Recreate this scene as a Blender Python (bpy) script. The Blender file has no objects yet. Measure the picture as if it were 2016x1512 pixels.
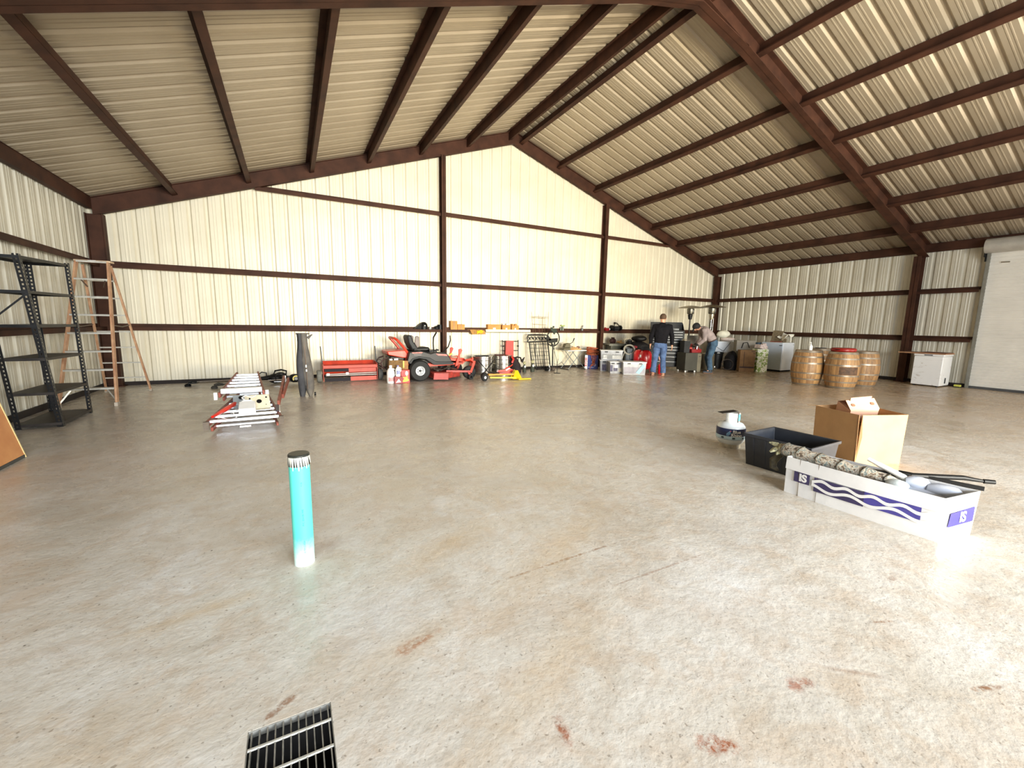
import bpy, bmesh, math, random
from mathutils import Vector, Matrix, Euler
PI=math.pi
random.seed(7)
SC=bpy.context.scene
COL=SC.collection
# ------------------------------------------------------------------ mesh helpers
class MB:
    def __init__(s): s.v=[]; s.f=[]; s.M=Matrix.Identity(4)
    def at(s,loc=(0,0,0),rot=(0,0,0)):
        s.M=Matrix.Translation(loc)@Euler(rot).to_matrix().to_4x4(); return s
    def add(s,vs,fs):
        n=len(s.v); s.v+=[s.M@Vector(v) for v in vs]; s.f+=[[i+n for i in f] for f in fs]; return s
    def box(s,c,d,rot=None):
        x,y,z=d[0]/2,d[1]/2,d[2]/2
        vs=[Vector((a*x,b*y,e*z)) for a in(-1,1) for b in(-1,1) for e in(-1,1)]
        if rot: R=Euler(rot).to_matrix(); vs=[R@v for v in vs]
        vs=[v+Vector(c) for v in vs]
        return s.add(vs,[(0,1,3,2),(4,6,7,5),(0,4,5,1),(2,3,7,6),(0,2,6,4),(1,5,7,3)])
    def bx(s,x0,x1,y0,y1,z0,z1): return s.box(((x0+x1)/2,(y0+y1)/2,(z0+z1)/2),(abs(x1-x0),abs(y1-y0),abs(z1-z0)))
    def bar(s,p,q,w,h,up=(0,0,1)):
        p,q=Vector(p),Vector(q); d=(q-p).normalized(); u=Vector(up)
        if abs(d.dot(u))>.98: u=Vector((0,1,0))
        a=d.cross(u).normalized(); b=a.cross(d)
        vs=[]
        for e in(p,q):
            for i,j in((-1,-1),(1,-1),(1,1),(-1,1)): vs.append(e+a*i*w/2+b*j*h/2)
        return s.add(vs,[(0,1,2,3),(7,6,5,4),(0,4,5,1),(1,5,6,2),(2,6,7,3),(3,7,4,0)])
    def tube(s,pts,r,n=8,closed=False):
        pts=[Vector(p) for p in pts]; m=len(pts); rs=r if isinstance(r,(list,tuple)) else [r]*m
        vs=[];fs=[];prev=None
        for i,p in enumerate(pts):
            a=pts[(i-1)%m] if (closed or i>0) else p; b=pts[(i+1)%m] if (closed or i<m-1) else p
            d=(b-a); d=d.normalized() if d.length>1e-9 else Vector((0,0,1))
            if prev is None:
                u=Vector((0,0,1)) if abs(d.z)<.9 else Vector((1,0,0)); x=d.cross(u).normalized()
            else:
                x=(prev-d*prev.dot(d)); x=x.normalized() if x.length>1e-6 else d.orthogonal().normalized()
            prev=x; y=d.cross(x)
            for k in range(n):
                t=2*PI*k/n; vs.append(p+(x*math.cos(t)+y*math.sin(t))*rs[i])
        R=m if closed else m-1
        for i in range(R):
            for k in range(n):
                a=i*n+k;b=i*n+(k+1)%n;c=((i+1)%m)*n+(k+1)%n;e=((i+1)%m)*n+k; fs.append((a,b,c,e))
        if not closed: fs.append(tuple(range(n))[::-1]); fs.append(tuple((m-1)*n+k for k in range(n)))
        return s.add(vs,fs)
    def cyl(s,p,q,r,r2=None,n=20): return s.tube([p,q],[r,r if r2 is None else r2],n)
    def lathe(s,prof,c=(0,0,0),n=32,axis='z',a0=0,a1=2*PI,cap=True):
        full=abs(a1-a0-2*PI)<1e-6; m=n if full else n+1; vs=[];fs=[]
        for r,z in prof:
            for k in range(m):
                t=a0+(a1-a0)*k/n; x,y=r*math.cos(t),r*math.sin(t)
                p=(x,y,z) if axis=='z' else ((z,x,y) if axis=='x' else (x,z,y))
                vs.append(Vector(p)+Vector(c))
        for i in range(len(prof)-1):
            for k in range(n):
                k2=(k+1)%m if full else k+1
                fs.append((i*m+k,i*m+k2,(i+1)*m+k2,(i+1)*m+k))
        if full and cap:
            if prof[0][0]>1e-4: fs.append(tuple(range(m))[::-1])
            if prof[-1][0]>1e-4: fs.append(tuple((len(prof)-1)*m+k for k in range(m)))
        return s.add(vs,fs)
    def sphere(s,c,r,sc=(1,1,1),n=16,m=10):
        pr=[(math.sin(PI*i/m),-math.cos(PI*i/m)) for i in range(m+1)]
        b=MB(); b.lathe(pr,n=n)
        return s.add([Vector((v.x*r*sc[0],v.y*r*sc[1],v.z*r*sc[2]))+Vector(c) for v in b.v],b.f)
    def prism(s,poly,p0,ex):
        # poly: list of 3D points; extruded by vector ex
        n=len(poly); a=[Vector(p)+Vector(p0) for p in poly]; e=Vector(ex)
        return s.add(a+[p+e for p in a],[tuple(range(n))[::-1],tuple(range(n,2*n))]+[(i,(i+1)%n,(i+1)%n+n,i+n) for i in range(n)])
    def grid(s,fn,nu,nv,th=None):
        vs=[fn(i/nu,j/nv) for i in range(nu+1) for j in range(nv+1)]
        return s.add(vs,[(i*(nv+1)+j,(i+1)*(nv+1)+j,(i+1)*(nv+1)+j+1,i*(nv+1)+j+1) for i in range(nu) for j in range(nv)])
def obj(name,b,m,parent=None,bevel=0,smooth=35,solid=0,loc=None,rot=None):
    me=bpy.data.meshes.new(name); me.from_pydata([tuple(v) for v in b.v],[],b.f); me.validate()
    bm=bmesh.new(); bm.from_mesh(me); bmesh.ops.recalc_face_normals(bm,faces=bm.faces); bm.to_mesh(me); bm.free()
    me.materials.append(m)
    if smooth:
        me.polygons.foreach_set('use_smooth',[True]*len(me.polygons)); me.set_sharp_from_angle(angle=math.radians(smooth))
    o=bpy.data.objects.new(name,me); COL.objects.link(o)
    if parent: o.parent=parent
    if loc is not None: o.location=loc
    if rot is not None: o.rotation_euler=rot
    if solid: q=o.modifiers.new('s','SOLIDIFY'); q.thickness=solid; q.offset=0
    if bevel: q=o.modifiers.new('b','BEVEL'); q.width=bevel; q.segments=2; q.limit_method='ANGLE'; q.harden_normals=False
    return o
def tag(o,label=None,cat=None,group=None,kind=None):
    if label: o['label']=label
    if cat: o['category']=cat
    if group: o['group']=group
    if kind: o['kind']=kind
    return o
def thing(name,label,cat,loc=(0,0,0),rz=0,group=None,rot=None):
    o=bpy.data.objects.new(name,None); COL.objects.link(o); o.location=loc; o.rotation_euler=rot or (0,0,rz)
    o.empty_display_size=.1
    return tag(o,label,cat,group)
def dup(root,loc,rz=None,label=None):
    r=root.copy(); COL.objects.link(r); r.location=loc
    if rz is not None: r.rotation_euler=(0,0,rz)
    if label: r['label']=label
    for ch in list(root.children):
        c=ch.copy(); COL.objects.link(c); c.parent=r
        for g in list(ch.children):
            d=g.copy(); COL.objects.link(d); d.parent=c
    return r
def text(name,s,size,m,parent,loc,rot,ext=.001,align='CENTER',bold=0,sx=1):
    c=bpy.data.curves.new(name,'FONT'); c.body=s; c.size=size; c.extrude=ext; c.align_x=align; c.align_y='CENTER'; c.offset=bold
    t=bpy.data.objects.new(name,c); COL.objects.link(t); bpy.context.view_layer.update()
    me=bpy.data.meshes.new_from_object(t.evaluated_get(bpy.context.evaluated_depsgraph_get())); bpy.data.objects.remove(t)
    me.materials.clear(); me.materials.append(m)
    o=bpy.data.objects.new(name,me); COL.objects.link(o); o.parent=parent; o.location=loc; o.rotation_euler=rot; o.scale=(sx,1,1)
    return o
def bend(o,R):
    "wrap a text mesh (x along, y up) round a cylinder of radius R, facing -Y"
    for v in o.data.vertices:
        t=v.co.x*o.scale[0]/R; r=R+v.co.z; v.co=(r*math.sin(t),v.co.y,r*math.cos(t)-R)
    o.scale=(1,1,1)
# ------------------------------------------------------------------ materials
def lin(c): return tuple(((x/255)/12.92 if x/255<=.04045 else ((x/255+.055)/1.055)**2.4) for x in c)+(1,)
class N:
    def __init__(s,name):
        s.m=bpy.data.materials.new(name); s.m.use_nodes=True; s.t=s.m.node_tree; s.b=s.t.nodes['Principled BSDF']; s.L=s.t.links
    def n(s,ty,**k):
        q=s.t.nodes.new(ty)
        for a,b in k.items():
            if a in q.inputs: q.inputs[a].default_value=b
            else: setattr(q,a,b)
        return q
    def link(s,a,b): s.L.new(a,b)
    def co(s,out='Object',scale=(1,1,1),rot=(0,0,0)):
        t=s.n('ShaderNodeTexCoord'); p=s.n('ShaderNodeMapping'); p.inputs['Scale'].default_value=scale; p.inputs['Rotation'].default_value=rot
        s.link(t.outputs[out],p.inputs[0]); return p.outputs[0]
    def noise(s,vec,scale,detail=4,rough=.55,dist=0):
        q=s.n('ShaderNodeTexNoise'); q.inputs['Scale'].default_value=scale; q.inputs['Detail'].default_value=detail
        q.inputs['Roughness'].default_value=rough; q.inputs['Distortion'].default_value=dist
        s.link(vec,q.inputs['Vector']); return q.outputs['Fac']
    def ramp(s,fac,stops):
        q=s.n('ShaderNodeValToRGB'); e=q.color_ramp.elements
        while len(e)<len(stops): e.new(.5)
        for i,(p,c) in enumerate(stops): e[i].position=p; e[i].color=c if len(c)==4 else lin(c)
        s.link(fac,q.inputs[0]); return q.outputs[0]
    def mix(s,f,a,b,mode='MIX'):
        q=s.n('ShaderNodeMix',data_type='RGBA',blend_type=mode)
        for i,v in((0,f),(6,a),(7,b)):
            if hasattr(v,'links') or isinstance(v,bpy.types.NodeSocket): s.link(v,q.inputs[i])
            else: q.inputs[i].default_value=v
        return q.outputs[2]
    def math(s,op,a,b=None,c=None):
        q=s.n('ShaderNodeMath',operation=op)
        for i,v in enumerate((a,b,c)):
            if v is None: continue
            if isinstance(v,bpy.types.NodeSocket): s.link(v,q.inputs[i])
            else: q.inputs[i].default_value=v
        return q.outputs[0]
    def bump(s,h,st,dist=.01):
        q=s.n('ShaderNodeBump'); q.inputs['Strength'].default_value=st; q.inputs['Distance'].default_value=dist
        s.link(h,q.inputs['Height']); s.link(q.outputs[0],s.b.inputs['Normal'])
MC={}
def mat(name,c,rough=.6,metal=0,var=.15,scale=6,bump=0,spec=.5,c2=None,alpha=None,trans=0,coat=0):
    if name in MC: return MC[name]
    q=N(name); b=q.b; b.inputs['Roughness'].default_value=rough; b.inputs['Metallic'].default_value=metal
    b.inputs['Specular IOR Level'].default_value=spec; b.inputs['Coat Weight'].default_value=coat
    v=q.co(); f=q.noise(v,scale,5)
    base=lin(c); d=lin(c2) if c2 else tuple(x*(1-var*2.2) for x in base[:3])+(1,)
    q.link(q.ramp(f,[(.3,d),(.62,base)]),b.inputs['Base Color'])
    if bump: q.bump(q.noise(v,scale*8,3),bump)
    if alpha is not None: b.inputs['Alpha'].default_value=alpha
    if trans: b.inputs['Transmission Weight'].default_value=trans
    MC[name]=q.m; return q.m
STEEL=mat('red_oxide_steel',(72,44,31),.65,.0,.25,3,.05,c2=(50,30,21),spec=.2)
PANELB=mat('gable_panel',(220,212,190),.45,.1,.06,1.2,0,c2=(212,203,180))  # lighter than the side-wall panels: the gable's brighter light put into the colour
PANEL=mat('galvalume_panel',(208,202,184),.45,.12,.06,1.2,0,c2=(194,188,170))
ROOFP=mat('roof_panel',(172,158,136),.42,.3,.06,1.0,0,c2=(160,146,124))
BLK=mat('black_plastic',(15,15,17),.5,0,.2,spec=.3); RUB=mat('rubber',(26,26,27),.8,0,.2,20,.1)
BSTEEL=mat('black_steel',(30,30,32),.4,.4,.2,10)
CHR=mat('bright_steel',(205,208,212),.25,1,.1); ALU=mat('aluminium',(205,206,208),.38,.85,.1,10)
WHT=mat('white_plastic',(238,238,236),.4,0,.04); WEN=mat('white_enamel',(232,236,240),.3,0,.04,4,coat=.3)
CARD=mat('cardboard',(186,145,100),.85,0,.07,5,.05); CARDD=mat('cardboard_inside',(150,112,78),.9,0,.1,5)
RED=mat('red_paint',(214,38,24),.35,0,.12,4,coat=.3); ORG=mat('orange_red_paint',(216,54,26),.4,0,.12,5,coat=.2)
YEL=mat('yellow_paint',(242,206,30),.4,0,.12,5); GRY=mat('grey_plastic',(120,122,124),.5,0,.12)
DGR=mat('dark_grey_plastic',(46,47,49),.55,0,.15,spec=.3); BLU=mat('blue_print',(40,44,110),.5,0,.2)
NAVY=mat('navy_print',(22,40,84),.45,0,.15); TAN=mat('tan_wood',(196,158,104),.65,0,.18,9,.1,c2=(160,118,70))
WORLD=.8; EXPO=0.2
def exec_lights():
    area('front_doorway_sky',(3.0,YF+.3,2.4),(2.6,4.4,.3),10,2.2,1520,(.87,.94,1),140)
    area('front_doorway_glow',(4.8,YF+.4,.6),(6.2,11.3,2.7),5,1.0,520,(1,.88,.62),70)
    area('side_doorway_daylight',(XR-.2,-3.1,1.3),(5,6,2.2),4.6,2.4,480,(1,.92,.78))
# ------------------------------------------------------------------ building constants (metres; camera stands at x=0,y=0)
XL,XR,YB,Y2,YC,YF=-3.266,15.046,11.295,5.217,-.86,-6.94
XG,ZE,ZR=5.858,3.353,6.446
G1,G2,G3=1.179,2.417,4.267
C1,C2=3.767,9.312
SL=(ZR-ZE)/(XG-XL); SR=(ZR-ZE)/(XR-XG)
RT=.345   # rafter depth measured vertically
def zbot(x): return ZR-(XG-x)*SL if x<XG else ZR-(x-XG)*SR
def zroof(x): return zbot(x)+RT
# panel profile : one foot module, rib standing away from the room, two small minor ribs
def prof(u0,u1,ph=0.0,dp=.032,mn=.0045):
    P=.3048; out=[]; k=math.floor((u0-ph)/P)-1
    while True:
        s=k*P+ph
        for du,w in((-.048,0),(-.020,dp),(.020,dp),(.048,0),(.110,0),(.118,-mn),(.132,-mn),(.140,0),(.165,0),(.173,-mn),(.187,-mn),(.195,0)):
            u=s+du
            if u0<u<u1: out.append((u,w))
        k+=1
        if s>u1: break
    return [(u0,0)]+out+[(u1,0)]
def strip(b,pts0,pts1):
    n=len(pts0); b.add(list(pts0)+list(pts1),[(i,i+1,n+i+1,n+i) for i in range(n-1)])
# walls sit just outside the girt line
YW=YB+.13; XLW=XL-.13; XRW=XR+.13
b=MB(); pr=prof(XLW,XRW,.04,.030,.0035)
pr2=sorted(pr+[(XG,0)] if all(abs(u-XG)>1e-3 for u,_ in pr) else pr)
strip(b,[(u,YW+w,.0) for u,w in pr2],[(u,YW+w,zroof(u)-.002) for u,w in pr2])
tag(obj('wall_back',b,PANELB,smooth=0),'cream ribbed metal gable wall behind the mower and heaters','wall',kind='structure')
b=MB(); pr=prof(YF,YW,.1); zt=zroof(XLW)-.01
strip(b,[(XLW-w,u,0) for u,w in pr],[(XLW-w,u,zt) for u,w in pr])
tag(obj('wall_left',b,PANEL,smooth=0),'ribbed metal side wall behind the black shelving unit','wall',kind='structure')
# right wall with a roll-up door hole (0.3..3.95) and an open bay nearer the front (-5.6..-0.4)
b=MB(); zt=zroof(XRW)-.02
def rw(y0,y1,z0,z1):
    pr=prof(y0,y1,.1); strip(b,[(XRW+w,u,z0) for u,w in pr],[(XRW+w,u,z1) for u,w in pr])
D0,D1,DT=.30,3.93,3.42
rw(D1,YW,0,zt); rw(D0,D1,DT,zt); rw(-.5,D0,0,zt); rw(-5.8,-.5,3.3,zt); rw(YF,-5.8,0,zt)
tag(obj('wall_right',b,PANEL,smooth=0),'ribbed metal side wall behind the oak barrels','wall',kind='structure')
b=MB()
def fwl(x0,x1,z0,z1=None):
    pr=[p for p in prof(x0,x1,.04)]
    if x0<XG<x1: pr=sorted(pr+[(XG,0)])
    strip(b,[(u,YF-.1-w,z0) for u,w in pr],[(u,YF-.1-w,z1 if z1 else zroof(u)) for u,w in pr])
fwl(XLW,-1.5,0); fwl(-1.5,9.5,3.55); fwl(9.5,XRW,0)
tag(obj('wall_front',b,PANEL,smooth=0),'ribbed metal gable wall with a wide open doorway','wall',kind='structure')
# roof sheets: profile along y, ribs run down the slope
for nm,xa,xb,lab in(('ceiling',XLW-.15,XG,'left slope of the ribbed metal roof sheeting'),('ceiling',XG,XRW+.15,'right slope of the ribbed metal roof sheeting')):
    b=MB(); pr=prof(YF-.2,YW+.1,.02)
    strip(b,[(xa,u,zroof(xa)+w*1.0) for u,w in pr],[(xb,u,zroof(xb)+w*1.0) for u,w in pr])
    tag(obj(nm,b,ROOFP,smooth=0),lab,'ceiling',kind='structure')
# floor slab with a hole for the drain
DR=dict(x0=-.205,x1=.06,y0=1.06,y1=1.535)
def floor_mat():
    q=N('concrete'); b=q.b; v=q.co('Object')
    big=q.noise(v,.55,5,.6,.6); mid=q.noise(v,2.2,6,.62,.8); fine=q.noise(v,38,4,.6); st=q.noise(q.co('Object',(.35,2.6,1),(0,0,.45)),1.6,6,.65,1.2)
    col=q.ramp(big,[(.32,(176,168,156)),(.47,(200,195,186)),(.60,(216,214,210)),(.72,(222,224,225))])
    c2=q.ramp(mid,[(.33,(184,173,158)),(.5,(208,204,196)),(.7,(224,223,220))])
    col=q.mix(.4,col,c2)
    col=q.mix(q.math('MULTIPLY',q.ramp(st,[(.55,(0,0,0)),(.72,(255,255,255))]),.30),col,lin((184,160,134)))
    col=q.mix(q.math('MULTIPLY',q.ramp(q.noise(v,1.1,7,.7,1.5),[(.56,(0,0,0)),(.66,(255,255,255))]),.35),col,lin((226,230,234)))
    col=q.mix(q.math('MULTIPLY',q.ramp(q.noise(v,4.5,7,.72,.6),[(.46,(0,0,0)),(.64,(255,255,255))]),.38),col,lin((184,158,130)))
    col=q.mix(q.math('MULTIPLY',q.ramp(q.noise(v,16,6,.75,.3),[(.48,(0,0,0)),(.70,(255,255,255))]),.22),col,lin((150,132,112)))
    # distance based browning at the far side of the slab
    sep=q.n('ShaderNodeSeparateXYZ'); q.link(v,sep.inputs[0])
    far=q.math('MULTIPLY_ADD',sep.outputs['Y'],.16,-.30)
    far=q.n('ShaderNodeClamp').outputs[0] if False else far
    mr=q.n('ShaderNodeMapRange'); q.link(sep.outputs['Y'],mr.inputs[0]); mr.inputs[1].default_value=2.2; mr.inputs[2].default_value=7; mr.inputs[3].default_value=0; mr.inputs[4].default_value=.6
    col=q.mix(mr.outputs[0],col,q.mix(q.noise(v,1.3,6,.6,1),lin((150,136,120)),lin((188,178,164))))
    mrx=q.n('ShaderNodeMapRange'); q.link(sep.outputs['X'],mrx.inputs[0]); mrx.inputs[1].default_value=6.5; mrx.inputs[2].default_value=12; mrx.inputs[3].default_value=0; mrx.inputs[4].default_value=.55
    col=q.mix(mrx.outputs[0],col,q.mix(q.noise(q.co('Object',(.4,1.6,1),(0,0,.3)),1.2,5),lin((150,112,66)),lin((196,160,104))))
    # fine pitting
    pit=q.ramp(q.noise(v,55,2,.5),[(.28,(120,105,90)),(.36,(255,255,255))])
    col=q.mix(.5,col,pit,'MULTIPLY')
    vo=q.n('ShaderNodeTexVoronoi'); vo.inputs['Scale'].default_value=3.1; q.link(v,vo.inputs['Vector'])
    col=q.mix(.85,col,q.ramp(vo.outputs['Distance'],[(.012,(60,50,42)),(.022,(255,255,255))]),'MULTIPLY')
    # rust / clay stains at fixed spots
    warp=q.noise(v,9,6,.75)
    rag=q.ramp(q.noise(v,34,4,.7),[(.38,(60,60,60)),(.56,(255,255,255))])
    def spot(col,x,y,rx,ry,a,c,f,th=.5):
        soft=f<.7
        mp=q.n('ShaderNodeMapping',vector_type='TEXTURE'); mp.inputs['Location'].default_value=(x,y,0); mp.inputs['Rotation'].default_value=(0,0,a); mp.inputs['Scale'].default_value=(rx,ry,1)
        t=q.n('ShaderNodeTexCoord'); q.link(t.outputs['Object'],mp.inputs[0])
        ln=q.n('ShaderNodeVectorMath',operation='LENGTH'); q.link(mp.outputs[0],ln.inputs[0])
        d=q.math('ADD',ln.outputs['Value'],q.math('MULTIPLY_ADD',warp,2.6,-1.3))
        m=q.n('ShaderNodeMapRange'); q.link(d,m.inputs[0]); m.inputs[1].default_value=1.3 if soft else .8; m.inputs[2].default_value=-.3 if soft else .3; m.inputs[3].default_value=0; m.inputs[4].default_value=f
        return q.mix(m.outputs[0] if soft else q.math('MULTIPLY',m.outputs[0],rag),col,c)
    rust=lin((150,84,50)); brn=lin((140,104,78)); pale=lin((214,216,218)); tanc=lin((196,172,138))
    for x,y,rx,ry,a,c,f in((1.35,1.94,.75,.014,.04,brn,.75),(1.95,1.61,.7,.012,.0,brn,.72),(.42,1.68,.16,.045,.25,rust,.95),(.40,1.69,.25,.09,.25,tanc,.6),(1.24,.76,.14,.05,-.5,rust,.95),(.78,1.05,.09,.045,1.2,rust,.9),(1.75,.78,.10,.04,-.2,rust,.8),(2.42,.42,.11,.02,-.35,brn,.95),
        (-.10,1.60,.12,.025,.6,brn,.8),(.35,1.98,.28,.28,0,pale,.55),(1.9,1.3,.6,.5,.2,pale,.35),(-.9,1.5,.5,.35,.4,tanc,.5),(.8,2.4,.5,.12,.5,tanc,.6),(1.5,2.1,.9,.15,.55,tanc,.55),
        (.12,2.75,.12,.09,.4,brn,.45),(2.8,1.7,.7,.4,.3,pale,.45),(.9,1.3,.55,.12,.45,tanc,.5),(-.45,2.35,.3,.06,.2,tanc,.6),(2.5,.8,.10,.012,-.4,brn,.8),(2.0,.72,.14,.014,-.7,brn,.6),(3.0,.95,.06,.03,.1,brn,.7)):
        col=spot(col,x,y,rx,ry,a,c,f)
    q.link(col,b.inputs['Base Color'])
    b.inputs['Specular IOR Level'].default_value=.35
    q.link(q.ramp(mid,[(.35,(120,120,120)),(.65,(165,165,165))]),b.inputs['Roughness'])
    h=q.math('ADD',q.math('MULTIPLY',mid,.3),q.math('ADD',q.math('MULTIPLY',fine,.25),q.math('MULTIPLY',q.noise(v,11,4),.45)))
    q.bump(h,.5,.014)
    return q.m
CONC=floor_mat()
b=MB(); xs=[XLW-.1,DR['x0'],DR['x1'],XRW+.1]; ys=[YF-.3,DR['y0'],DR['y1'],YW+.1]
for i in range(3):
    for j in range(3):
        if i==1 and j==1: continue
        b.bx(xs[i],xs[i+1],ys[j],ys[j+1],-.15,0)
tag(obj('floor',b,CONC,smooth=0),'stained bare concrete slab','floor',kind='structure')
GRD=mat('outside_dirt',(196,160,118),.95,0,.1,.5)
b=MB()
for x0,x1,y0,y1 in((-60,XLW-.1,-60,60),(XRW+.1,70,-60,60),(XLW-.1,XRW+.1,-60,YF-.3),(XLW-.1,XRW+.1,YW+.1,60)): b.bx(x0,x1,y0,y1,-.2,-.03)
tag(obj('ground',b,GRD,smooth=0),'bare dirt yard outside the building','ground',kind='structure')
# drain: pit + grate
b=MB(); g=DR
b.bx(g['x0']-.02,g['x0'],g['y0']-.02,g['y1']+.02,-.5,-.001);b.bx(g['x1'],g['x1']+.02,g['y0']-.02,g['y1']+.02,-.5,-.001)
b.bx(g['x0'],g['x1'],g['y0']-.02,g['y0'],-.5,-.001);b.bx(g['x0'],g['x1'],g['y1'],g['y1']+.02,-.5,-.001);b.bx(g['x0']-.02,g['x1']+.02,g['y0']-.02,g['y1']+.02,-.52,-.5)
t=thing('floor_drain','square floor drain with galvanized bar grate over a dark pit','drain',((g['x0']+g['x1'])/2,(g['y0']+g['y1'])/2,0))
PITM=mat('pit_concrete',(40,38,38),.9,0,.3); o=obj('pit',b,PITM,t); 
cx,cy=(g['x0']+g['x1'])/2,(g['y0']+g['y1'])/2
o.location=(-cx,-cy,0)
w=(g['x1']-g['x0'])/2;hh=(g['y1']-g['y0'])/2
GAL=mat('galvanized',(168,166,160),.5,.6,.2,30); GALR=mat('grate_rail',(206,204,196),.5,.4,.15,30)
b=MB()
for i in range(11):
    x=-w+.012+i*(2*w-.024)/10; b.bx(x-.002,x+.002,-hh+.004,hh-.004,-.028,-.004)
obj('bearing_bars',b,GAL,t)
for y in(-.16,-.05,.06,.165):
    b=MB(); b.bar((-w+.004,y,-.004),(w-.004,y,-.004),.007,.007); obj('cross_rod',b,GALR,t)
b=MB()
for a in((-w,-hh,-w,hh),(w,-hh,w,hh),(-w,-hh,w,-hh),(-w,hh,w,hh)): b.bar((a[0],a[1],-.014),(a[2],a[3],-.014),.006,.026)
obj('frame',b,GAL,t)
# ------------------------------------------------------------------ steel frame
ORD=['first','second','third','fourth','fifth','sixth','seventh','eighth']
def rafter(y,side,dirn,name,label,haunch=0):
    b=MB(); x0,x1=(XL-.02,XG) if side<0 else (XG,XR+.02)
    n=1
    def P(x,dz): return (x,0,zbot(x)+dz)
    fl=.20 if y!=YB else .10; yc=0
    b.prism([P(x0,0),P(x1,0),P(x1,RT-.012),P(x0,RT-.012)],(0,-.005,0),(0,.01,0))
    for dz in(0,RT-.024):
        b.prism([P(x0,dz),P(x1,dz),P(x1,dz+.014),P(x0,dz+.014)],(0,-fl/2,0),(0,fl,0))
    if haunch:
        xh=XG+side*1.15
        a,bb=(XG,0,ZR-.10),(xh,0,zbot(xh)+.0)
        b.prism([a,bb,(xh,0,zbot(xh)+.02),(XG,0,ZR+.02)],(0,-.005,0),(0,.01,0))
        b.prism([a,bb,(bb[0],0,bb[2]+.014),(a[0],0,a[2]+.014)],(0,-fl/2,0),(0,fl,0))
    o=obj(name,b,STEEL,smooth=0); o.location=(0,y-(.075 if y==Y2 else 0),0)
    return tag(o,label,'beam',kind='structure')
for y,nm in((YB,'against the back gable wall'),(Y2,'spanning mid building between the purlin bays'),(YC,'overhead beside the camera'),(YF+.15,'at the open front gable')):
    for s in(-1,1):
        rafter(y,s,0,'roof_rafter','dark brown steel %s rafter %s'%('left' if s<0 else 'right',nm),haunch=(y==Y2))
PUR_L=[5.70,4.44,3.145,1.85,.575,-.69,-2.01]; PUR_R=[6.13,7.42,8.81,10.05,11.35,12.65,13.96]
BAYS=((Y2,YB-.02,'far bay'),(YC,Y2,'middle bay'),(YF+.2,YC,'front bay'))
def zee(b,x,y0,y1,side):
    # Z purlin hung flush below the sheeting: web vertical-ish, flanges
    s=SL if side<0 else -SR; z=zroof(x)-.006; d=.225
    b.prism([(x-.003,0,z-d),(x+.003,0,z-d),(x+.003,0,z),(x-.003,0,z)],(0,y0,0),(0,y1-y0,0))
    w=.085*(1 if side<0 else -1)
    b.prism([(x,0,z-d),(x+w,0,z-d+w*s),(x+w,0,z-d+w*s+.006),(x,0,z-d+.006)],(0,y0,0),(0,y1-y0,0))
    b.prism([(x,0,z-.006),(x-w,0,z-w*s-.006),(x-w,0,z-w*s),(x,0,z)],(0,y0,0),(0,y1-y0,0))
    b.prism([(x+w-.004,0,z-d+w*s),(x+w,0,z-d+w*s),(x+w,0,z-d+w*s+.02),(x+w-.004,0,z-d+w*s+.02)],(0,y0,0),(0,y1-y0,0))
for y0,y1,bn in BAYS:
    for side,lst,sn in((-1,PUR_L,'left'),(1,PUR_R,'right')):
        for i,x in enumerate(lst):
            b=MB(); zee(b,0,0,y1-y0,side); 
            # rebuild relative to its own base
            b=MB(); zee(b,x,y0,y1,side)
            tag(obj('roof_purlin',b,STEEL,smooth=0),'%s brown steel purlin %s of the ridge in the %s'%(ORD[i],sn,bn),'beam',kind='structure')
        # eave strut
        b=MB(); xe=XL-.02 if side<0 else XR+.02; zt=zroof(xe)-.006
        i=-1 if side<0 else 1
        b.bx(xe-.004,xe+.004,y0,y1,zt-.22,zt); b.bx(xe,xe-i*-.08,y0,y1,zt-.22,zt-.214); b.bx(xe-i*.02,xe+i*.09,y0,y1,zt-.008,zt-.002)
        tag(obj('eave_strut',b,STEEL,smooth=0),'brown steel eave strut over the %s wall in the %s'%(sn,bn),'beam',kind='structure')
# columns
def column(x,y,z,label,axis='x',d=.2,w=.15):
    b=MB()
    if axis=='x':
        b.bx(-.004,.004,-w/2,w/2,0,z) if False else None
        b.bx(-d/2,d/2,-.004,.004,0,z); b.bx(-d/2,-d/2+.01,-w/2,w/2,0,z); b.bx(d/2-.01,d/2,-w/2,w/2,0,z)
    else:
        b.bx(-.004,.004,-d/2,d/2,0,z); b.bx(-w/2,w/2,-d/2,-d/2+.01,0,z); b.bx(-w/2,w/2,d/2-.01,d/2,0,z)
    b.box((0,0,.01),(d+.08,w+.08,.02))
    o=obj('steel_column',b,STEEL,smooth=0); o.location=(x,y,0); return tag(o,label,'column',kind='structure')
column(C1,YB+.02,zbot(C1)+.01,'brown steel column behind the riding mower','y',.2,.12)
column(C2,YB+.02,zbot(C2)+.01,'brown steel column behind the blue printed carton','y',.2,.12)
column(XL+.02,YB-.03,zbot(XL)+.02,'brown steel corner column behind the stepladder','x',.26,.16)
column(XR-.02,YB-.03,zbot(XR)+.02,'brown steel corner column behind the man in grey','x',.22,.16)
column(XR-.02,Y2,zbot(XR)+.02,'brown steel column beside the white chest freezer','x',.26,.16)
column(XL+.02,Y2,zbot(XL)+.02,'brown steel column on the left wall near the plywood panel','x',.26,.16)
for x,n in((XL+.02,'left'),(XR-.02,'right')):
    column(x,YC,zbot(x),'brown steel column on the %s wall beside the camera'%n,'x',.26,.16)
    column(x,YF+.15,zbot(x),'brown steel corner column at the %s of the open front'%n,'x',.26,.16)
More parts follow.
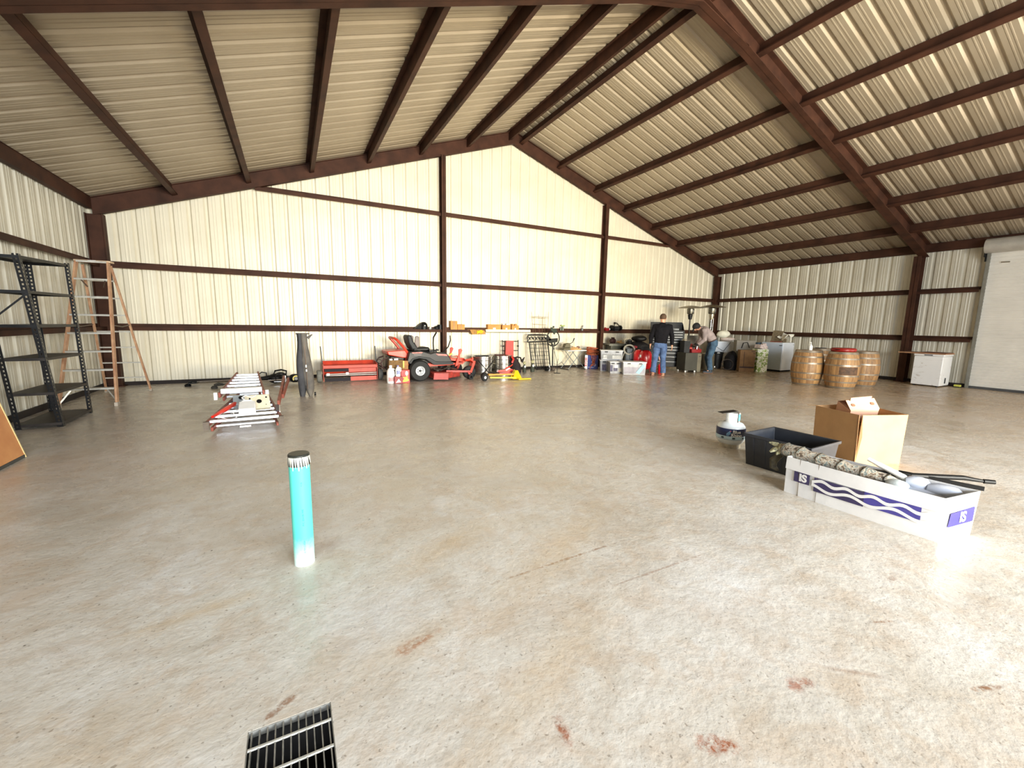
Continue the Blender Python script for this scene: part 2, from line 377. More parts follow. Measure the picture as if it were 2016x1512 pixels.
# girts
def girt(b,p,q,inn):
    # inn: unit vector toward the room
    p,q=Vector(p),Vector(q); i=Vector(inn)
    b.bar(p+i*.003,q+i*.003,.006,.075,(0,0,1)); 
    d=-i*.062
    b.bar(p+d+Vector((0,0,.034)),q+d+Vector((0,0,.034)),.124,.006)
    b.bar(p-i*.118+Vector((0,0,.066)),q-i*.118+Vector((0,0,.066)),.006,.07)
def gobj(p,q,inn,label):
    b=MB(); girt(b,p,q,inn); return tag(obj('wall_girt',b,STEEL,smooth=0),label,'beam',kind='structure')
x3a,x3b=XG-(ZR-G3)/SL+.02,XG+(ZR-G3)/SR-.05
gobj((x3a,YB,G3),(x3b,YB,G3),(0,-1,0),'highest brown girt crossing the back gable wall')
gobj((XL,YB,G2),(XR,YB,G2),(0,-1,0),'middle brown girt crossing the back wall')
gobj((XL,YB,G1),(XR,YB,G1),(0,-1,0),'lowest brown girt crossing the back wall holding small goods')
for z,n in((G1,'lower'),(G2,'upper')):
    gobj((XL,YF,z),(XL,YB,z),(1,0,0),'%s brown girt along the left wall'%n)
    gobj((XR,D1+.08,z),(XR,YB,z),(-1,0,0),'%s brown girt along the right wall'%n)
# base angles
BASE=mat('base_angle',(38,28,24),.8,0,.2,8)
b=MB(); b.bx(XL,XR,YW-.04,YW-.01,0,.075); tag(obj('baseboard_back',b,BASE),'dark base angle under the back wall','baseboard',kind='structure')
b=MB(); b.bx(XLW+.01,XLW+.04,YF,YW,0,.09); tag(obj('baseboard_left',b,BASE),'dark base angle under the left wall','baseboard',kind='structure')
b=MB(); b.bx(XRW-.04,XRW-.01,D1+.05,YW,0,.09); tag(obj('baseboard_right',b,BASE),'dark base angle under the right wall','baseboard',kind='structure')
# roll-up door
t=thing('door_1','white ribbed roll-up door in the right wall','door',(XR,D1,0)); tag(t,kind='structure')
DOORM=mat('door_slats',(244,240,230),.4,.1,.05,2)
b=MB(); L=D1-D0; zs=[];k=0
z=0.02
while z<3.36:
    zs+= [(z,0),(z+.055,0),(z+.060,.020),(z+.074,.020),(z+.079,0)]; z+=.079
strip(b,[(.06+w,0,z) for z,w in zs],[(.06+w,-L,z) for z,w in zs])
cu=obj('curtain',b,DOORM,t,smooth=0)
b=MB(); b.bx(.03,.10,-L,0,0,.06); obj('bottom_rail',b,mat('door_rail',(96,98,100),.5,.4,.1),t)
for y in(0.02,-L-.02):
    b=MB(); b.bx(.0,.10,y-.03,y+.03,0,3.36); b.bx(-.012,.0,y-.045,y+.02,0,3.36)
    for z in(.3,1.0,1.7,2.4,3.1): b.cyl((-.02,y-.02,z),(-.01,y-.02,z),.012,n=8)
    obj('guide_rail',b,mat('rail_grey',(150,150,142),.5,.5,.1),t)
b=MB(); b.lathe([(.0,.0),(.17,.0),(.17,-L-.12),(0,-L-.12)],(-.08,.06,3.45),28,axis='y'); obj('roll_drum',b,mat('drum',(196,192,182),.45,.3,.08),t)
b=MB(); b.bx(-.1,.08,.06,.075,3.2,3.6); b.bx(-.03,.03,.045,.07,3.1,3.26); obj('bracket',b,BSTEEL,t)
b=MB(); b.bar((.03,-.20,3.06),(.03,-.34,3.055),.02,.025); obj('latch',b,mat('latch',(140,130,110),.5,.5,.1),t)
# ------------------------------------------------------------------ foreground
# pipe stub
TEAL=N('teal_pvc'); v=TEAL.co(); sp=TEAL.n('ShaderNodeSeparateXYZ'); TEAL.link(v,sp.inputs[0])
f=TEAL.math('ADD',sp.outputs['Z'],TEAL.math('MULTIPLY_ADD',TEAL.noise(v,30,5,.7),.12,-.06))
TEAL.link(TEAL.ramp(f,[(.03,(205,225,220)),(.10,(150,225,215)),(.17,(84,205,192))]),TEAL.b.inputs['Base Color']); TEAL.b.inputs['Roughness'].default_value=.35
t=thing('drain_pipe','upright teal plastic pipe stub standing out of the floor','pipe',(.001,2.6,0))
b=MB(); b.lathe([(.055,0),(.055,.665),(.0515,.665),(.0515,.3),(.0,.3)],n=40); obj('pipe_wall',b,TEAL.m,t)
FOIL=mat('torn_tape',(225,225,215),.35,.3,.15,30)
b=MB(); rnd=random.Random(3)
b.lathe([(.0565,.60),(.0565,.664),(.0525,.668)],n=40)
obj('tape_band',b,mat('dark_tape',(50,52,48),.4,.1,.3,40),t)
b=MB()
for k in range(26):
    a=2*PI*k/26; l=rnd.uniform(.03,.075); w=rnd.uniform(.004,.009); o=rnd.uniform(0,.006)
    p=Vector((math.cos(a)*.0575,math.sin(a)*.0575,.655)); q=Vector((math.cos(a+.08)*(.059+o),math.sin(a+.08)*(.059+o),.655-l))
    d=Vector((-math.sin(a),math.cos(a),0))*w
    b.add([p-d,p+d,q+d*.3,q-d*.3],[(0,1,2,3)])
obj('torn_strips',b,FOIL,t)
INK=mat('teal_ink',(20,90,90),.5,0,.1)
for z,s in((.60,'- - - -'),(.50,'4 IN'),(.30,'PVC SEWER PIPE'),(.12,'ASTM D3034')):
    o=text('print_line',s,.014,INK,t,(0,-.0562,0),(0,0,0),.0003); 
    # run the line up the pipe
    for vv in o.data.vertices: x,y,zz=vv.co; vv.co=(-y,-zz,x+z)
    o.data.transform(Matrix.Rotation(.12,4,'Z')); o.location=(.0068*0,0,0)
    for vv in o.data.vertices:
        a=math.atan2(vv.co.x,1)*0+ (vv.co.x)/.055+.1; vv.co=(math.sin(a)*.0556,-math.cos(a)*.0556,vv.co.z)
# ---- propane tank
t=thing('propane_tank','grey propane cylinder with navy label band and black flap on its collar','gas cylinder',(4.60,3.10,0),-.55)
TK=mat('tank_paint',(214,220,222),.3,0,.06,5,coat=.3)
b=MB(); b.lathe([(0,.03),(.08,.035),(.125,.055),(.152,.09),(.156,.12),(.156,.225),(.150,.26),(.125,.292),(.08,.31),(.0,.318)],n=48); obj('body',b,TK,t)
b=MB(); b.lathe([(.108,0),(.112,0),(.114,.06),(.108,.06)],n=40); obj('foot_ring',b,mat('foot_rusty',(200,190,170),.6,.2,.25,20),t)
b=MB(); b.lathe([(.157,.115),(.158,.13),(.158,.232),(.156,.245)],n=48); obj('label_band',b,NAVY,t)
b=MB(); b.lathe([(.1585,.118),(.1592,.12),(.1592,.155),(.1585,.157)],n=48); obj('lower_label',b,mat('pale_blue_label',(188,214,226),.4,0,.1,20),t)
for s,z,sz in(('Blue',.212,.052),('Rhino',.172,.052)):
    o=text('lettering',s,sz,WHT,t,(0,-.158,z),(PI/2,0,0),.001,bold=.0012); bend(o,.158)
for x,z,rr in((-.085,.192,.022),):
    b=MB(); 
    for k in range(3): b.sphere((-.088+.012*k,-.131-.004*k,.178+.012*k),.02,(1,.3,1.2),10,8)
    obj('emblem',b,mat('sky_blue_print',(120,170,215),.4,0,.1),t)
    b=MB(); b.sphere((-.066,-.143,.218),.008,(1,.5,1),8,6); obj('emblem',b,RED,t)
for a in(-.95,-.2,.55,.9):
    b=MB(); b.box((math.sin(a)*.1602,-math.cos(a)*.1602,.137),(.03,.002,.018),(0,0,a)); obj('warning_print',b,mat('dark_print',(40,60,66),.5),t)
COLR=mat('collar_white',(226,228,226),.4,0,.15,25)
b=MB()
for a0,a1 in((-2.7,-1.05),(-.75,1.6)):
    b.lathe([(.078,.305),(.082,.305),(.086,.415),(.08,.42),(.076,.41)],n=18,a0=a0-.2,a1=a1-.2)
obj('collar',b,COLR,t)
b=MB(); b.lathe([(.088,.33),(.0885,.34),(.0885,.40),(.088,.41)],n=10,a0=-1.15,a1=-.35); obj('collar_label',b,mat('teal_label',(90,150,165),.4,0,.4,40),t)
b=MB(); b.cyl((0,0,.31),(0,0,.36),.022,n=12); b.cyl((0,0,.345),(-.05,0,.345),.014,n=10); b.cyl((0,0,.36),(0,0,.385),.03,n=14); obj('valve',b,mat('brass',(160,130,70),.35,.8,.1),t)
b=MB(); b.box((-.06,-.02,.428),(.2,.10,.004),(0,-.10,.2)); obj('flap',b,BLK,t)
# ---- black tote (its long side faces the camera-left)
t=thing('storage_tote','open black plastic tote standing between propane cylinder and long white carton','tote',(4.66,2.70,0),-.16)
TB=mat('tote_black',(44,47,54),.42,0,.12,8)
def open_box(b,w,d,h,th=.006,flare=0,zb=0):
    o=[(-w/2,-d/2),(w/2,-d/2),(w/2,d/2),(-w/2,d/2)]
    f=1-flare
    for s,z0,z1 in((0,0,h),):
        pass
    vs=[];
    for (x,y) in o: vs.append((x*f,y*f,zb))
    for (x,y) in o: vs.append((x,y,h))
    for (x,y) in o: vs.append((x-math.copysign(th,x),y-math.copysign(th,y),h))
    for (x,y) in o: vs.append((x*f-math.copysign(th,x),y*f-math.copysign(th,y),zb+th))
    fs=[(3,2,1,0),(12,13,14,15)]
    for i in range(4):
        j=(i+1)%4; fs+= [(i,j,4+j,4+i),(4+i,4+j,8+j,8+i),(8+i,8+j,12+j,12+i)]
    return b.add(vs,fs)
b=MB(); open_box(b,.62,.56,.325,.006,.09)
obj('bin',b,TB,t,bevel=.008)
b=MB()
for a in((-.325,.325,-.292,-.276),(-.325,.325,.276,.292),(-.325,-.308,-.292,.292),(.308,.325,-.292,.292)): b.bx(*a,.300,.330)
obj('rim',b,TB,t,bevel=.004)
for x in(-.20,-.06,.10,.22):
  for s in(-1,1): b=MB(); b.bar((x*.93,s*.256,.02),(x,s*.281,.30),.02,.008,(0,-1,0)); obj('wall_rib',b,TB,t)
t.rotation_euler=(0,0,PI/2+.04); t.location=(4.44,2.34,0)
# ---- large cardboard carton
t=thing('cardboard_box','large plain open cardboard box with a smaller carton tipped inside','box',(5.62,2.33,0),0)
# corners measured on the floor: near (5.23,2.10) left (5.51,2.66) right (5.69,1.87)
ax=Vector((.50,-.20,0)); ay=Vector((.27,.54,0)); o0=Vector((5.22,2.10,0))-Vector((5.62,2.33,0)); H=.535
def P(u,v,z): return o0+ax*u+ay*v+Vector((0,0,z))
b=MB(); th=.004
def panel(b,pts): b.add(pts,[tuple(range(len(pts)))])
panel(b,[P(0,0,0),P(0,1,0),P(-.02,1.01,H-.02),P(-.03,-.01,H)])
panel(b,[P(0,0,0),P(1,0,0),P(1.02,-.01,H),P(.02,-.03,H)])
panel(b,[P(1,0,0),P(1,1,0),P(1.02,1.01,H),P(1.02,-.01,H)])
panel(b,[P(0,1,0),P(1,1,0),P(1.02,1.01,H),P(-.02,1.01,H-.02)])
panel(b,[P(0,0,.004),P(1,0,.004),P(1,1,.004),P(0,1,.004)])
obj('box_wall',b,CARD,t,solid=.005,smooth=0)
b=MB(); panel(b,[P(-.02,.99,H-.02),P(-.03,.35,H-.01),P(.20,.32,H-.07),P(.16,.97,H-.09)]); obj('flap',b,CARDD,t,solid=.004,smooth=0)
b=MB(); panel(b,[P(1.02,.0,H),P(1.02,.95,H),P(1.11,.9,H-.14),P(1.10,.1,H-.09)]); obj('flap',b,CARD,t,solid=.004,smooth=0)
b=MB(); panel(b,[P(-.02,1.01,H-.02),P(.9,1.01,H),P(.9,1.14,H-.05),P(-.1,1.16,H-.03)]); obj('flap',b,CARD,t,solid=.004,smooth=0)
b=MB(); panel(b,[P(-.03,-.015,H),P(-.035,.02,H-.01),P(.0,.03,.02),P(-.012,-.03,0)]); panel(b,[P(.02,-.035,H),P(.05,-.05,.3),P(.0,-.02,0)]); obj('split_corner',b,CARDD,t,solid=.004,smooth=0)
# inner carton, tipped
PK=mat('pink_cardboard',(206,160,132),.85,0,.05,5)
t=thing('cardboard_box','small pinkish handled carton lying tipped inside the large open cardboard box','box',(5.66,2.32,.50),-.62,rot=(.35,-.12,-.55))
b=MB(); b.box((0,0,0),(.30,.22,.16)); obj('carton_body',b,PK,t,bevel=.003)
b=MB(); b.prism([(-.15,-.11,.08),(.15,-.11,.08),(.15,.0,.15),(-.15,0,.15)],(0,0,0),(0,0,.004)); b.prism([(-.15,.11,.08),(.15,.11,.08),(.15,.0,.15),(-.15,0,.15)],(0,0,0),(0,0,.004)); obj('gable_top',b,PK,t,smooth=0)
b=MB(); b.box((0,-.012,.165),(.22,.004,.05)); obj('carry_handle',b,PK,t,bevel=.002)
for x in(-.1,.1):
    b=MB(); b.at((x,-.06,.122),(.56,0,0)); b.lathe([(.013,0),(.018,0),(.018,.002),(.013,.002)],n=20); b.box((0,0,.001),(.014,.003,.002)); obj('round_seal',b,mat('seal_print',(150,96,74),.7),t)
# ---- long white carton with purple wave print
O=Vector((3.80,1.00,0)); 
t=thing('long_carton','long white open carton printed with purple waves, filled with rolled camouflage goods','box',(3.80,1.00,0),0)
# near corner (3.81,1.0), right end (4.17,.94), far left (3.78,1.98)
ux=Vector((.345,-.055,0)); uy=Vector((-.03,.99,0)); Hh=.315
def Q(u,v,z): return ux*u+uy*v+Vector((0,0,z))
WC=mat('white_board',(226,226,228),.7,0,.04,8); WCI=mat('grey_board',(168,160,150),.85,0,.1,8)
b=MB()
# slightly bowed long side
n=12; bow=lambda s: -.055*math.sin(PI*s)
pts0=[Q(bow(i/n)*.6,i/n,0) for i in range(n+1)]; pts1=[Q(bow(i/n)-.01,i/n,Hh+.0*(i/n)) for i in range(n+1)]
strip(b,pts0,pts1)
panel(b,[Q(0,0,0),Q(1,0,0),Q(1.02,-.01,Hh+.015),Q(-.01,0,Hh)])
panel(b,[Q(1,0,0),Q(1,1,0),Q(1.02,1,Hh),Q(1.02,-.01,Hh+.015)])
panel(b,[Q(0,1,0),Q(1,1,0),Q(1.02,1,Hh),Q(-.01,1,Hh)])
panel(b,[Q(0,0,.004),Q(1,0,.004),Q(1,1,.004),Q(0,1,.004)])
obj('carton_wall',b,WC,t,solid=.006,smooth=0)
b=MB(); strip(b,[p+Vector((-.012,0,-.10)) for p in pts1[:]],[p+Vector((-.006,0,.004)) for p in pts1]); panel(b,[pts1[-1]+Vector((-.012,0,-.1)),pts1[-1]+Vector((-.006,0,.004)),Q(.25,1.01,Hh+.004),Q(.25,1.02,Hh-.1)])
obj('folded_flap',b,WC,t,solid=.004,smooth=0)
b=MB(); panel(b,[Q(.04,.02,Hh-.03),Q(.05,.45,Hh-.02),Q(.22,.45,Hh-.08),Q(.3,.05,Hh-.1)]); obj('inner_flap',b,WCI,t,solid=.003,smooth=0)
b=MB(); b.tube([Q(-.05,.885,Hh+.008),Q(-.06,.885,.2),Q(-.03,.885,.0)],.0025,5); obj('twine',b,mat('twine',(96,84,70),.9),t)
b=MB(); b.tube([Q(-.075,.74,Hh+.006),Q(-.075,.74,.2),Q(-.05,.745,.0)],.002,5); obj('twine',b,mat('twine',(96,84,70),.9),t)
# print on the long side : s along (0 near ->1 far), z
WAVE=mat('purple_print',(72,66,150),.6,0,.12,10); WAVE2=mat('dark_violet_print',(58,50,92),.6,0,.12,10)
def S(s,z,off=.012):
    k=z/Hh; x=(bow(s)*.6*(1-k)+(bow(s)-.01)*k)
    return Q(x,s,z)+Vector((-off,0,0))
def band(name,m,s0,s1,lo,hi,off=.0135,n=40):
    b=MB(); strip(b,[S(s0+(s1-s0)*i/n,lo(s0+(s1-s0)*i/n),off) for i in range(n+1)],[S(s0+(s1-s0)*i/n,hi(s0+(s1-s0)*i/n),off) for i in range(n+1)])
    return obj(name,b,m,t,smooth=0)
band('wave_print',WAVE2,.42,.765,lambda s:.092,lambda s:.208)
band('wave_print',WAVE,.10,.42,lambda s:.104,lambda s:.216)
w1=lambda s:.180+.013*math.sin(2*PI*s/.17+.6); w2=lambda s:.128+.017*math.sin(2*PI*s/.27+2.2)
band('wave_stripe',WC,.05,.78,lambda s:w1(s)-.013,lambda s:w1(s)+.012,.0155)
band('wave_stripe',WC,.05,.78,lambda s:w2(s)-.012,lambda s:w2(s)+.012,.0155)
band('logo_print',WAVE2,.80,.925,lambda s:.125,lambda s:.218)
def lab(ch,s,z,size,off): 
    o=text('lettering',ch,size,WC,t,S(s,z,off),(PI/2,0,-PI/2-.03),.0008,bold=.004); return o
lab('IS',.852,.168,.085,.0165)
# print on the near end
def E_(u,z,off=.004): return Q(u,-.004-.008*z/Hh,z)+Vector((0,-off,0))
b=MB(); b.add([E_(.14,.105),E_(.95,.115),E_(.93,.225),E_(.17,.205)],[(0,1,2,3)]); obj('logo_print',b,mat('end_print',(40,34,112),.6,0,.12,10),t,smooth=0)
o=text('lettering','IS',.10,WC,t,E_(.57,.163,.006),(PI/2,0,math.atan2(ux.y,ux.x)),.0008,bold=.003)
# camouflage rolls resting in the carton
CAMO=N('camouflage'); v=CAMO.co(); 
c=CAMO.ramp(CAMO.noise(v,22,4,.7,1.5),[(.34,(58,48,42)),(.44,(120,104,88)),(.52,(196,186,170)),(.60,(84,112,118)),(.70,(150,138,120))]); CAMO.link(c,CAMO.b.inputs['Base Color']); CAMO.b.inputs['Roughness'].default_value=.7; CAMO.bump(CAMO.noise(v,60,3),.4)
def world(u,v,z): q=Q(u,v,z)+O; return (q.x,q.y,q.z)
def roll(name,label,cat,pts,rs,m,n=14,group=None):
    p0=Vector(pts[0]); b=MB(); b.tube([Vector(p)-p0 for p in pts],rs,n); o=obj(name,b,m); o.location=p0; return tag(o,label,cat,group)
R1=[world(.32,1.14,.34),world(.30,1.04,.345),world(.30,.9,.335),world(.32,.75,.325),world(.35,.6,.315),world(.4,.45,.31),world(.45,.33,.30)]
t=thing('decoy_roll','lumpy camouflage roll tied with cord along the long white carton','camouflage roll',R1[0])
b=MB(); rr=[.04,.062,.054,.064,.046,.058,.044,.054,.040,.050,.036,.038,.02]
pp=[]
for i in range(13):
    s=i/12*6; k=min(int(s),5); f=s-k; pp.append(Vector(R1[k]).lerp(Vector(R1[k+1]),f)-Vector(R1[0]))
b.tube(pp,rr,16); obj('roll_body',b,CAMO.m,t)
for i in(1,3,5,7,9,11):
    b=MB(); d=(pp[i+1]-pp[i-1]).normalized(); a=d.orthogonal().normalized(); c_=d.cross(a)
    b.tube([pp[i]+(a*math.cos(q)+c_*math.sin(q))*(rr[i]+.002)+d*.012*math.sin(q*2) for q in [2*PI*k/16 for k in range(16)]],.004,5,closed=True); obj('cord',b,mat('dark_cord',(60,58,50),.8),t)
b=MB()
rnd=random.Random(5)
for k in range(16):
    a=rnd.uniform(0,2*PI); e=rnd.uniform(-.6,.8)
    d=Vector((math.cos(a)*math.cos(e),math.sin(a)*math.cos(e)+.5,math.sin(e))); b.tube([(0,0,0),d*.04,d*rnd.uniform(.06,.09)+Vector((0,0,-.02))],[.016,.02,.006],7)
obj('ribbon_bundle',b,mat('patterned_ribbon',(190,188,150),.6,0,.5,40,c2=(70,60,60)),t)
b=MB(); b.tube([(0,.0,-.05),(-.03,.04,-.12),(-.06,.02,-.17),(-.02,.0,-.2)],[.03,.035,.03,.012],8); obj('hanging_strap',b,mat('olive_strap',(74,68,52),.8,0,.3,30),t)
roll('decoy_roll','second camouflage roll lying deep behind the first in the long white carton','camouflage roll',[world(.62,.80,.23),world(.66,.6,.24),world(.6,.4,.26),world(.7,.22,.27)],[.03,.05,.045,.03],CAMO.m)
# white tube poking up, rounded grey bottles, black bar
t=thing('plastic_tube','white plastic tube poking up out of the long carton','tube',world(.62,.33,.33))
b=MB(); b.tube([(0,-.06,-.03),(0,.0,.0),(-.01,.16,.055)],[.022,.022,.019],14); obj('tube_body',b,WHT,t)
b=MB(); b.tube([(-.01,.10,.034),(-.015,.22,.078)],[.0165,.0165],14); obj('tube_sleeve',b,WHT,t)
PLG=mat('frosted_grey',(176,182,196),.35,0,.08,6)
for v_,u_,z_,l in((.25,.72,.30,.10),(.10,.78,.28,.13)):
    p=world(u_,v_,z_); b=MB(); b.lathe([(0,-l),(.022,-l),(.024,-l*.55),(.05,-l*.3),(.055,0),(.052,l*.5),(.03,l*.9),(0,l)],n=20,axis='y'); o=obj('plastic_bottle',b,PLG); o.location=p; o.rotation_euler=(.1,0,.35 if v_<.2 else .6)
    tag(o,'frosted grey rounded bottle nearer the printed end of the long carton' if v_<.2 else 'frosted grey bottle behind the white tube in the long carton','bottle')
b=MB(); b.lathe([(0,-.16),(.035,-.16),(.045,-.1),(.045,.12),(.02,.17),(0,.17)],n=20,axis='y'); o=obj('plastic_bottle',b,PLG); o.location=world(.60,.235,.24); o.rotation_euler=(.05,0,.25); tag(o,'pale grey tube-shaped bottle lying under the black bar','bottle')
b=MB(); b.sphere((0,0,0),.055,(1,1.3,.6)); o=obj('cloth_bundle',b,mat('pale_cloth',(205,214,216),.8,0,.1,20,.2)); o.location=world(.38,.32,.29); tag(o,'pale cloth bundle tucked in the middle of the long carton','cloth')
t=thing('gun_case','long thin black bar lying across and past the end of the long carton','bar',(3.90,1.60,.31))
b=MB(); e=Vector((4.44,.935,.345))-Vector((3.90,1.60,.31))
mid=e*.45+Vector((-.03,-.01,.0)); b.bar((0,0,0),mid,.03,.035); b.tube([mid,e*.8+Vector((0,0,.012)),e*.93],[.022,.018,.011],10); obj('bar_body',b,BLK,t)
b=MB(); b.tube([e*.93,e],[.017,.015],10); obj('end_knob',b,BLK,t)
t.name='metal_bar'
b=MB(); b.bar((0,0,0),(.16,-.42,-.01),.012,.03); o=obj('flat_strip',b,BLK); o.location=world(.95,.42,.33); tag(o,'flat black strip lying along the far rim of the long carton','strip')
# ------------------------------------------------------------------ left side
# plywood panel leaning on the left wall
PLY=mat('plywood',(206,146,92),.6,0,.08,3,c2=(184,120,72))
t=thing('plywood_sheet','orange-brown plywood panel leaning on the left wall with pale edge','panel',(-2.45,5.86,0))
b=MB(); b.prism([(0,0,.03),(-.0,0,.03),(-.012,0,.05),(-.7,0,1.75),(-.72,0,1.73)],(0,-1.1,0),(0,1.09,0)) if False else None
b=MB(); d=Vector((-.33,0,1.50)).normalized(); nrm=Vector((d.z,0,-d.x))
def LP(s,y,o): return d*s+Vector((0,y,0))+nrm*o
b.add([LP(.03,0,0),LP(.03,-1.2,0),LP(1.6,-1.2,0),LP(1.6,0,0),LP(.03,0,.018),LP(.03,-1.2,.018),LP(1.6,-1.2,.018),LP(1.6,0,.018)],[(0,1,2,3),(7,6,5,4),(0,4,5,1),(1,5,6,2),(2,6,7,3),(3,7,4,0)])
obj('board',b,PLY,t,smooth=0)
b=MB(); b.add([LP(.0,.012,-.004),LP(1.6,.012,-.004),LP(1.6,0,-.004),LP(0,0,-.004),LP(.0,.012,.022),LP(1.6,.012,.022),LP(1.6,0,.022),LP(0,0,.022)],[(0,1,2,3),(7,6,5,4),(0,4,5,1),(1,5,6,2),(2,6,7,3),(3,7,4,0)]); obj('edge_band',b,mat('pale_edge',(238,212,150),.6,0,.05),t,smooth=0)
b=MB(); b.bar((0,-1.2,.016),(0,.0,.016),.03,.032); obj('bottom_strip',b,mat('grey_strip',(70,70,66),.7),t)  # dark grey strip along the panel's bottom edge
b=MB(); b.add([LP(.20,-.30,.0195),LP(.20,-.52,.0195),LP(.30,-.58,.0195),LP(.40,-.36,.0195)],[(0,1,2,3)]); obj('sticker',b,mat('pale_sticker',(232,210,140),.6,0,.2,30),t,smooth=0)
# black slotted-angle shelving
t=thing('shelving_unit','tall black slotted steel shelving unit with six shelves','shelf',(-2.9,7.8,0))
o0=Vector((-2.9,7.8,0))
bot=dict(A=(-2.67,7.35),B=(-2.68,8.30),C=(-3.10,7.34),D=(-3.12,8.3)); top=dict(A=(-2.86,7.36),B=(-2.72,8.28),C=(-3.24,7.34),D=(-3.16,8.3))
def post(k,z): 
    a=Vector(bot[k]+(0,)); c=Vector(top[k]+(0,)); p=a.lerp(c,z/2.15); return Vector((p.x,p.y,z))-o0
HOLE=mat('slot_light',(196,200,196),.6)
sg=dict(A=(-1,1),B=(-1,-1),C=(1,1),D=(1,-1))
for k in 'ABCD':
    b=MB(); sx,sy=sg[k]; p,q=post(k,0),post(k,2.15); l=.055
    # L section built from short webs so the slots are real openings
    nseg=43
    for leg,(dx,dy) in enumerate(((sx,0),(0,sy))):
        D_=Vector((dx,dy,0))
        for e0,e1 in((0,.016),(.034,l)):
            a0=D_*((e0+e1)/2); w_=(e1-e0)
            b.bar(p+a0,q+a0,w_ if dy==0 else .003,.003 if dy==0 else w_,(0,1,0)) if dy==0 else b.bar(p+a0,q+a0,.003,w_,(0,1,0))
        for i in range(nseg):
            z0=i*.05; z1=z0+.026
            a0=D_*.025; b.bar(p.lerp(q,z0/2.15)+a0,p.lerp(q,z1/2.15)+a0,.020 if dy==0 else .003,.003 if dy==0 else .020,(0,1,0))
    obj('post',b,BSTEEL,t,smooth=0)
SHM=mat('dark_shelf',(52,46,42),.5,.3,.25,6,c2=(34,30,28))
for i,z in enumerate((.06,.455,.89,1.30,1.715,2.13)):
    b=MB(); c=[post(k,z) for k in 'ABDC']; 
    b.add([v_ for v_ in c]+[v_+Vector((0,0,-.003)) for v_ in c],[(0,1,2,3),(7,6,5,4)])
    for j in range(4):
        a_,b_=c[j],c[(j+1)%4]; b.bar(a_+Vector((0,0,-.017)),b_+Vector((0,0,-.017)),.003,.034)
    obj('shelf_board',b,SHM if i<3 else BSTEEL,t,smooth=0)
b=MB(); b.bar(post('A',1.69),post('C',1.32),.003,.02); b.bar(post('A',1.32),post('C',1.69),.003,.02) if False else None; obj('brace',b,BSTEEL,t)
# stepladder
FIB=mat('orange_fibreglass',(186,146,112),.55,0,.12,8,c2=(156,108,78))
ALW=mat('worn_aluminium',(206,202,192),.42,.5,.12,12)
t=thing('stepladder','tall orange fibreglass stepladder standing open beside the black shelving','ladder',(-2.85,9.62,0),-.05)
HT=2.32; wb,wt=.70,.40; yf,yb=-.80,.80
def rail(x0,x1,y0,y1,z0,z1,w=.03,h=.075): b=MB(); b.bar((x0,y0,z0),(x1,y1,z1),w,h,(0,1,0)); return b
for s in(-1,1):
    obj('front_rail',rail(s*wb/2,s*wt/2,yf,-.07,.0,HT-.02,.028,.08),FIB,t,bevel=.004)
    obj('rear_rail',rail(s*(wb/2-.02),s*(wt/2-.02),yb,.07,.0,HT-.05,.026,.05),FIB,t,bevel=.004)
for i in range(8):
    z=.29*(i+1); k=z/HT; y=yf+(-.07-yf)*k; w=(wb+(wt-wb)*k)-.02; b=MB(); b.box((0,y,z),(w,.085,.006)); b.box((0,y-.04,z-.012),(w,.005,.03)); o=obj('step',b,ALW,t)
    if i<7:
        y=yb+(.07-yb)*k; w=(wb-.04+(wt-wb)*k); b=MB(); b.box((0,y,z),(w,.03,.006)); b.box((0,y+.012,z-.01),(w,.004,.022)); obj('rear_rung',b,ALW,t)
b=MB(); b.box((0,0,HT),(wt+.06,.17,.03)); obj('top_cap',b,mat('cap',(206,178,146),.5,0,.1,8),t,bevel=.006)
b=MB(); b.box((0,-.0865,HT),(.1,.004,.022)); obj('label',b,WHT,t); b=MB(); b.box((0,-.155,HT-.30),(.14,.004,.02)); obj('label',b,WHT,t)
for s in(-1,1):
    b=MB(); k=.55; b.bar((s*(wb+(wt-wb)*k)/2,yf*(1-k)-.04,HT*k),(s*(wb+(wt-wb)*k)/2,0,HT*k-.03),.006,.02); b.bar((s*(wb+(wt-wb)*k)/2,0,HT*k-.03),(s*(wb-.04+(wt-wb)*k)/2,yb*(1-k)+.04,HT*k),.006,.02); obj('spreader',b,mat('dark_spreader',(92,74,60),.5,.3),t)
    b=MB(); b.bar((s*(wb/2-.01),yf+.03,.07),(s*(wb/2-.15),yf+.1,.29),.005,.02); obj('foot_brace',b,ALW,t)
    b=MB(); b.bar((s*.16,-.13,2.03),(s*.10,-.06,1.9),.006,.02); obj('knee_brace',b,mat('dark_spreader',(92,74,60),.5,.3),t)
    b=MB(); b.box((s*wb/2,yf,.03),(.045,.1,.06)); obj('rubber_foot',b,mat('pale_boot',(176,164,148),.8),t,bevel=.004)
    b=MB(); b.box((s*(wb/2-.02),yb,.025),(.04,.07,.05)); obj('rubber_foot',b,mat('pale_boot',(176,164,148),.8),t,bevel=.004)
